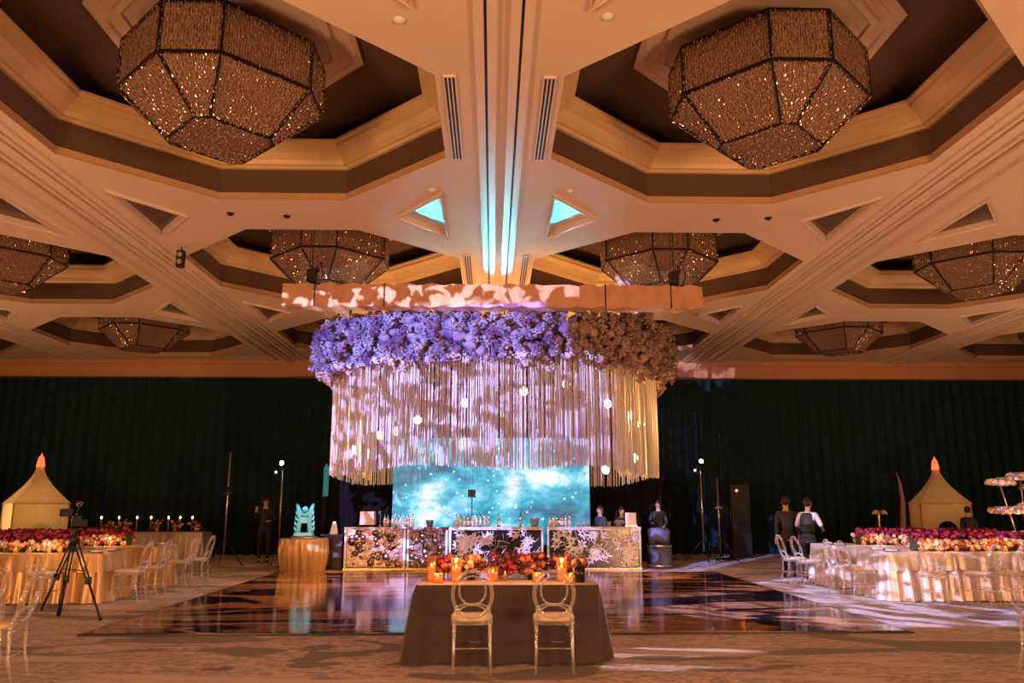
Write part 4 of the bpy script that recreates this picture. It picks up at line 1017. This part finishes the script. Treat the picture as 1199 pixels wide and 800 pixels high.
# ------------------------------------------------------------------ people
def skin_mesh(name, chains, m, parent, sub=1):
    """chains: list of lists of (x,y,z,r); a chain whose first point repeats an earlier one joins there"""
    vs, es, rr, key = [], [], [], {}
    for ch_ in chains:
        prev = None
        for x, y, z, r in ch_:
            k = (round(x, 4), round(y, 4), round(z, 4))
            if k not in key: key[k] = len(vs); vs.append((x, y, z)); rr.append(r)
            if prev is not None: es.append((prev, key[k]))
            prev = key[k]
    me = bpy.data.meshes.new(name); me.from_pydata(vs, es, []); me.materials.append(m)
    o = bpy.data.objects.new(name, me); C.objects.link(o); o.parent = parent
    sk = o.modifiers.new('skin', 'SKIN'); sk.use_smooth_shade = True
    if not me.skin_vertices: 
        bm = bmesh.new(); bm.from_mesh(me); bm.verts.layers.skin.verify(); bm.to_mesh(me); bm.free()
    for i, sv in enumerate(me.skin_vertices[0].data): sv.radius = (rr[i], rr[i]); sv.use_root = (i == 0)
    ss = o.modifiers.new('sub', 'SUBSURF'); ss.levels = sub; ss.render_levels = sub
    return o
def person(label, loc, rz, arms, shirt, vest=None, hairlen=.0, lean=0., trousers='trouser', sleeve=True, scale=1., hide_low=False):
    """faces -Y before rz. arms: {side: (elbow, wrist)} in local metres"""
    t = thing('person', label, 'person', loc, rz); t.scale = (scale,) * 3
    ly = -lean
    pel, wst, cst, nk_ = (0, 0, .95, .09), (0, ly * .35, 1.13, .085), (0, ly * .8, 1.34, .095), (0, ly, 1.47, .055)
    hd = [(0, ly * 1.05 - .01, 1.53, .055), (0, ly * 1.08 - .015, 1.60, .082), (0, ly * 1.1 - .005, 1.67, .088), (0, ly * 1.1, 1.73, .05)]
    body = [[pel, wst, cst, nk_] + hd]; shc = [[pel, wst, cst, (0, ly, 1.43, .075)]]; trc = [[(0, 0, .97, .135), (0, 0, 1.04, .13)]]
    for s in (-1, 1):
        body.append([pel, (s * .10, 0, .86, .085), (s * .11, -.01, .50, .055), (s * .11, .02, .12, .035), (s * .12, -.10, .04, .03)])
        trc.append([(0, 0, .97, .135), (s * .10, 0, .86, .10), (s * .11, -.01, .50, .075), (s * .11, .02, .08, .06)])
        sh = (s * .175, ly * .9, 1.385, .05); el, wr = arms[s]
        E_ = (*el, .037); W_ = (*wr, .024)
        d = (Vector(wr) - Vector(el)).normalized(); px = d.cross(Vector((0, 0, 1))); px = px.normalized() if px.length > .1 else Vector((0, 1, 0))
        pm_ = Vector(wr) + d * .05; pm2 = Vector(wr) + d * .085
        body.append([cst, sh, E_, W_, (*pm_, .026), (*pm2, .022)])
        for q, fl in zip((-.027, -.009, .009, .027), (.06, .07, .065, .05)):
            f0 = pm2 + px * q + d * .012; f1 = f0 + d * fl * .5 - Vector((0, 0, .006)); f2 = f1 + d * fl * .4 - Vector((0, 0, .016)); body.append([(*pm2, .022), (*f0, .009), (*f1, .008), (*f2, .007)])
        th = pm_ - px * .035 + d * .01; body.append([(*pm_, .026), (*th, .010), (*(th + d * .035), .008)])
        shc.append([cst, (sh[0], sh[1], sh[2], .066), (*el, .050), (*(Vector(el).lerp(Vector(wr), .85 if sleeve else .02)), .040)])
    skin_mesh('body', body, M['skin'], t)
    skin_mesh('shirt', [[(p[0], p[1], p[2], p[3] * (1.62 if abs(p[0]) < .01 and p[2] < 1.4 else 1.12)) for p in c_] for c_ in shc], M[shirt], t)
    if vest: skin_mesh('vest', [[(0, 0, .94, .170), (0, ly * .35, 1.13, .172), (0, ly * .8, 1.33, .195), (0, ly, 1.41, .14)], [(0, ly * .8, 1.33, .195), (.13, ly * .9, 1.37, .085)], [(0, ly * .8, 1.33, .195), (-.13, ly * .9, 1.37, .085)]], M[vest], t)
    skin_mesh('trousers', trc, M[trousers], t)
    h = MB(); hc = (0, ly * 1.1 + .012, 1.665); h.ball(hc, .102, 14, 10, (.92, 1.05, 1.08))
    if hairlen: h.ball((0, hc[1] + .05, hc[2] - hairlen * .6), .085, 12, 8, (1.0, .6, hairlen / .085))
    else: h.ball((0, hc[1] + .09, hc[2] + .02), .04, 10, 6)
    h.build('hair', M['hair'], t)
    fy = ly * 1.1 - .098
    f = MB(); f.ball((0, fy - .004, 1.615), .014, 8, 6, (.8, 1.2, 1.3)); f.ball((0, ly * 1.1 - .06, 1.62), .062, 12, 8, (1., .62, 1.25)); f.build('face', M['skin'], t)
    e = MB()
    for s in (-1, 1): e.ball((s * .026, fy + .004, 1.64), .008, 8, 5)
    e.ball((0, fy + .006, 1.578), .017, 8, 5, (1, .3, .25)); e.build('eyes_and_mouth', M['hair'], t)
    er = MB()
    for s in (-1, 1): er.ball((s * .088, ly * 1.1 - .01, 1.63), .02, 8, 5, (.4, .8, 1.3))
    er.build('ears', M['skin'], t)
    for s in (-1, 1):
        k = MB(); k.ball((s * .115, -.05, .04), .05, 10, 6, (.9, 2.6, .8)); k.build('shoe', M['black_gloss'], t)
    return t
DOWN = {-1: ((-.23, .02, 1.12), (-.24, -.03, .88)), 1: ((.23, .02, 1.12), (.24, -.03, .88))}
person('person in dark shirt standing behind the person in the vest, arm hanging', (6.30, 17.75, 0), PI - .2, DOWN, 'navy_shirt', lean=.04, scale=.97)
person('person in black vest and white shirt, back turned, reaching over the right guest table', (6.55, 17.25, 0), PI / 2 + .85, {-1: ((-.26, -.12, 1.16), (-.20, -.38, 1.08)), 1: ((.28, -.12, 1.15), (.20, -.38, 1.06))}, 'white_shirt', vest='vest', lean=.08, sleeve=False, trousers='trouser', scale=.95)
person('dark-haired bartender in black, bending behind the right bar unit', (2.66, 20.80, 0), -.9, {-1: ((-.24, -.08, 1.12), (-.16, -.28, 1.06)), 1: ((.24, -.08, 1.12), (.16, -.28, 1.06))}, 'navy_shirt', hairlen=.14, scale=.86, lean=.05)
person('dim bartender behind the bar between the straws and the menu board', (3.18, 20.80, 0), .4, DOWN, 'navy_shirt', hairlen=.0, scale=.84)
person('server in black with one hand raised, in the dark left of the sculpture table', (-6.25, 22.4, 0), .25, {-1: ((-.26, -.06, 1.18), (-.24, -.20, 1.40)), 1: ((.24, 0, 1.13), (.12, -.22, 1.12))}, 'vest', scale=.98)
person('dim person in dark clothes standing right of the bar in the shadows', (4.3, 21.7, 0), -.5, {-1: ((-.24, -.05, 1.14), (-.12, -.25, 1.12)), 1: ((.24, -.02, 1.12), (.2, -.2, 1.02))}, 'navy_shirt', scale=.94)
person('dark silhouette of a person in the doorway of the right tent', (12.3, 21.15, 0), PI, DOWN, 'vest', scale=.84)

# ------------------------------------------------------------------ light
world = bpy.data.worlds.new('ambient'); bpy.context.scene.world = world; world.use_nodes = True
bg = world.node_tree.nodes['Background']; bg.inputs[0].default_value = (1., .52, .30, 1); bg.inputs[1].default_value = .52

def gobo(name, loc, tgt, energy, size, scale, cols, lo=.46, hi=.54, blend=.15, stretch=(1, 1), radius=.02, warp=.6, det=2, shut=None):
    """a pattern projector: a spot whose beam passes a broken-cloud glass; shut = framing shutters (u0, u1, v0, v1) as tangents"""
    o = lamp('SPOT', name, loc, energy, (1, 1, 1), spot_size=size, spot_blend=blend, shadow_soft_size=radius); aim(o, tgt)
    d = o.data; d.use_nodes = True; N, L = d.node_tree.nodes, d.node_tree.links
    em = next(n for n in N if n.type == 'EMISSION')
    tc = N.new('ShaderNodeTexCoord'); sp = N.new('ShaderNodeSeparateXYZ'); L.new(tc.outputs['Normal'], sp.inputs[0])
    def ma(op, a, b=None):
        n = N.new('ShaderNodeMath'); n.operation = op
        for i, v in enumerate((a, b)):
            if v is None: continue
            if isinstance(v, (int, float)): n.inputs[i].default_value = v
            else: L.new(v, n.inputs[i])
        return n.outputs[0]
    az = ma('ABSOLUTE', sp.outputs[2]); u = ma('DIVIDE', sp.outputs[0], az); v = ma('DIVIDE', sp.outputs[1], az)
    cb = N.new('ShaderNodeCombineXYZ'); L.new(ma('MULTIPLY', u, stretch[0]), cb.inputs[0]); L.new(ma('MULTIPLY', v, stretch[1]), cb.inputs[1])
    nz = N.new('ShaderNodeTexNoise'); nz.inputs['Scale'].default_value = scale; nz.inputs['Detail'].default_value = det; nz.inputs['Distortion'].default_value = warp; L.new(cb.outputs[0], nz.inputs['Vector'])
    r = N.new('ShaderNodeValToRGB'); r.color_ramp.elements[0].position = lo; r.color_ramp.elements[1].position = hi
    r.color_ramp.elements[0].color = (*cols[0], 1); r.color_ramp.elements[1].color = (*cols[1], 1)
    L.new(nz.outputs['Fac'], r.inputs[0]); L.new(r.outputs[0], em.inputs['Color'])
    if shut:
        m = None
        for src, lim, op in ((u, shut[0], 'GREATER_THAN'), (u, shut[1], 'LESS_THAN'), (v, shut[2], 'GREATER_THAN'), (v, shut[3], 'LESS_THAN')):
            k = ma(op, src, lim); m = k if m is None else ma('MULTIPLY', m, k)
        L.new(m, em.inputs['Strength'])
    return o
# added warm fill lamps, unseen, behind and beside the camera, brightening the ceiling
for x, y, e in ((-7, -1.5, 930), (7, -1.5, 930)):
    o = lamp('AREA', 'warm_fill', (x, y, .6), e, (1., .475, .205), shape='DISK', size=2.5); aim(o, (x * .3, 8, 6.5))
for x, y, e in ((-15, 17, 190), (15, 17, 190), (-8.6, 10.0, 60), (8.6, 10.0, 60)):
    o = lamp('AREA', 'warm_fill', (x, y, .5), e, (1., .50, .24), shape='DISK', size=1.2); aim(o, (x * .6, y - 1, 6.5))
# blue-violet and white cloud projectors framed onto the truss, the flower ring and the fringe
PP, PT = (-4.5, 5.0, 3.2), (-1.4, 14.4, 3.75)
gobo('pattern_projector', PP, PT, 9500, math.radians(52), 34, ((.0, .0, .01), (.62, .66, 1.0)), .50, .525, shut=(-.30, .29, .128, .172))
gobo('violet_projector', PP, PT, 25000, math.radians(52), 22, ((.0, .03, .42), (.17, .25, 1.0)), .40, .58, shut=(-.32, .24, .035, .128))
gobo('pattern_projector', PP, PT, 21000, math.radians(52), 34, ((.01, .008, .06), (.40, .41, 1.0)), .495, .54, shut=(-.32, .265, -.26, .045))
# white-lilac patterns on the floor, chairs and tables beside the dance floor
gobo('pattern_projector', (-3.5, 8.5, 5.0), (7.0, 14.0, .3), 13000, math.radians(30), 34, ((.03, .025, .06), (.56, .56, 1.0)), .45, .54, stretch=(.28, 2.0))
gobo('pattern_projector', (1.5, 12.5, 5.7), (-7.6, 15.6, .2), 900, math.radians(34), 22, ((.02, .02, .04), (.55, .65, 1.0)), .45, .6)
gobo('pattern_projector', (0, 10.0, 5.6), (6.7, 25.2, 5.8), 9000, math.radians(6), 30, ((.05, .04, .2), (.65, .6, 1.)), .45, .55)
gobo('violet_projector', (-1.0, 9.0, 5.8), (3.2, 16.2, 0), 1800, math.radians(32), 20, ((.03, .01, .10), (.35, .22, .9)), .42, .6, stretch=(.5, 1.2))
gobo('pattern_projector', (3.0, 12.6, 5.8), (1.9, 7.8, 0), 2200, math.radians(22), 14, ((.0, .0, .0), (.8, .75, 1.0)), .55, .6, stretch=(.15, 1.6))
# turquoise lamps standing inside the flower ring, grazing the glossy centre strips and the mirrored insets
for x, tx, e in ((0, 0, 420), (-1.75, -1.05, 300), (1.65, 1.0, 300)):
    o = lamp('SPOT', 'cyan_beam', (x, 17.6, 4.85), e, (.05, .80, 1.), spot_size=math.radians(26), spot_blend=.9, shadow_soft_size=.16); aim(o, (tx, 12.2, 6.0))
for x in (-1, 1):  # added unseen lamps that cool and brighten the middle-row chandeliers
    o = lamp('SPOT', 'cool_fill_spot', (x * 1.6 - .05, 10.6, .3), 420, (.72, .86, 1.), spot_size=math.radians(12), spot_blend=.4, shadow_soft_size=.05); aim(o, (x * 3.2 - .05, 15.3, 6.3))
o = lamp('SPOT', 'ice_light', (-4.5, 18.6, 2.6), 150, (.12, .8, 1.), spot_size=math.radians(24), spot_blend=.4, shadow_soft_size=.03); aim(o, (-4.52, 19.45, 1.1))
# warm pin spots on the guest tables and the front carpet
for s in (-1, 1):
    o = lamp('SPOT', 'warm_pin_spot', (s * 4.2, 9.5, 5.9), 330 if s < 0 else 140, (1., .55, .22), spot_size=math.radians(46), spot_blend=.6, shadow_soft_size=.1); aim(o, (s * 8.2, 14.6, .4))
o = lamp('SPOT', 'warm_pin_spot', (0, 3.5, 5.9), 450, (1., .50, .25), spot_size=math.radians(100), spot_blend=.9, shadow_soft_size=.2); aim(o, (0, 9.5, 0))
for p in bulbs:
    lamp('POINT', 'bulb_glow', (p[0], p[1] - .14, p[2]), 58, (1., .43, .12), shadow_soft_size=.06)

# ------------------------------------------------------------------ camera
cam = bpy.data.cameras.new('camera'); co = bpy.data.objects.new('camera', cam); C.objects.link(co)
cam.sensor_width = 36; cam.lens = 36 * 940 / 1199; cam.clip_end = 200
co.location = (-.107, 0, 1.55); co.rotation_euler = (PI / 2 + math.radians(11.43), 0, -math.atan2(23 * math.cos(math.radians(11.43)), 940))
sc = bpy.context.scene; sc.camera = co
sc.view_settings.view_transform = 'Standard'; sc.view_settings.look = 'None'; sc.view_settings.gamma = 1; sc.view_settings.use_curve_mapping = False
sc.view_settings.exposure = 0
sc.cycles.max_bounces = 6; sc.cycles.transparent_max_bounces = 16; sc.cycles.sample_clamp_indirect = 4
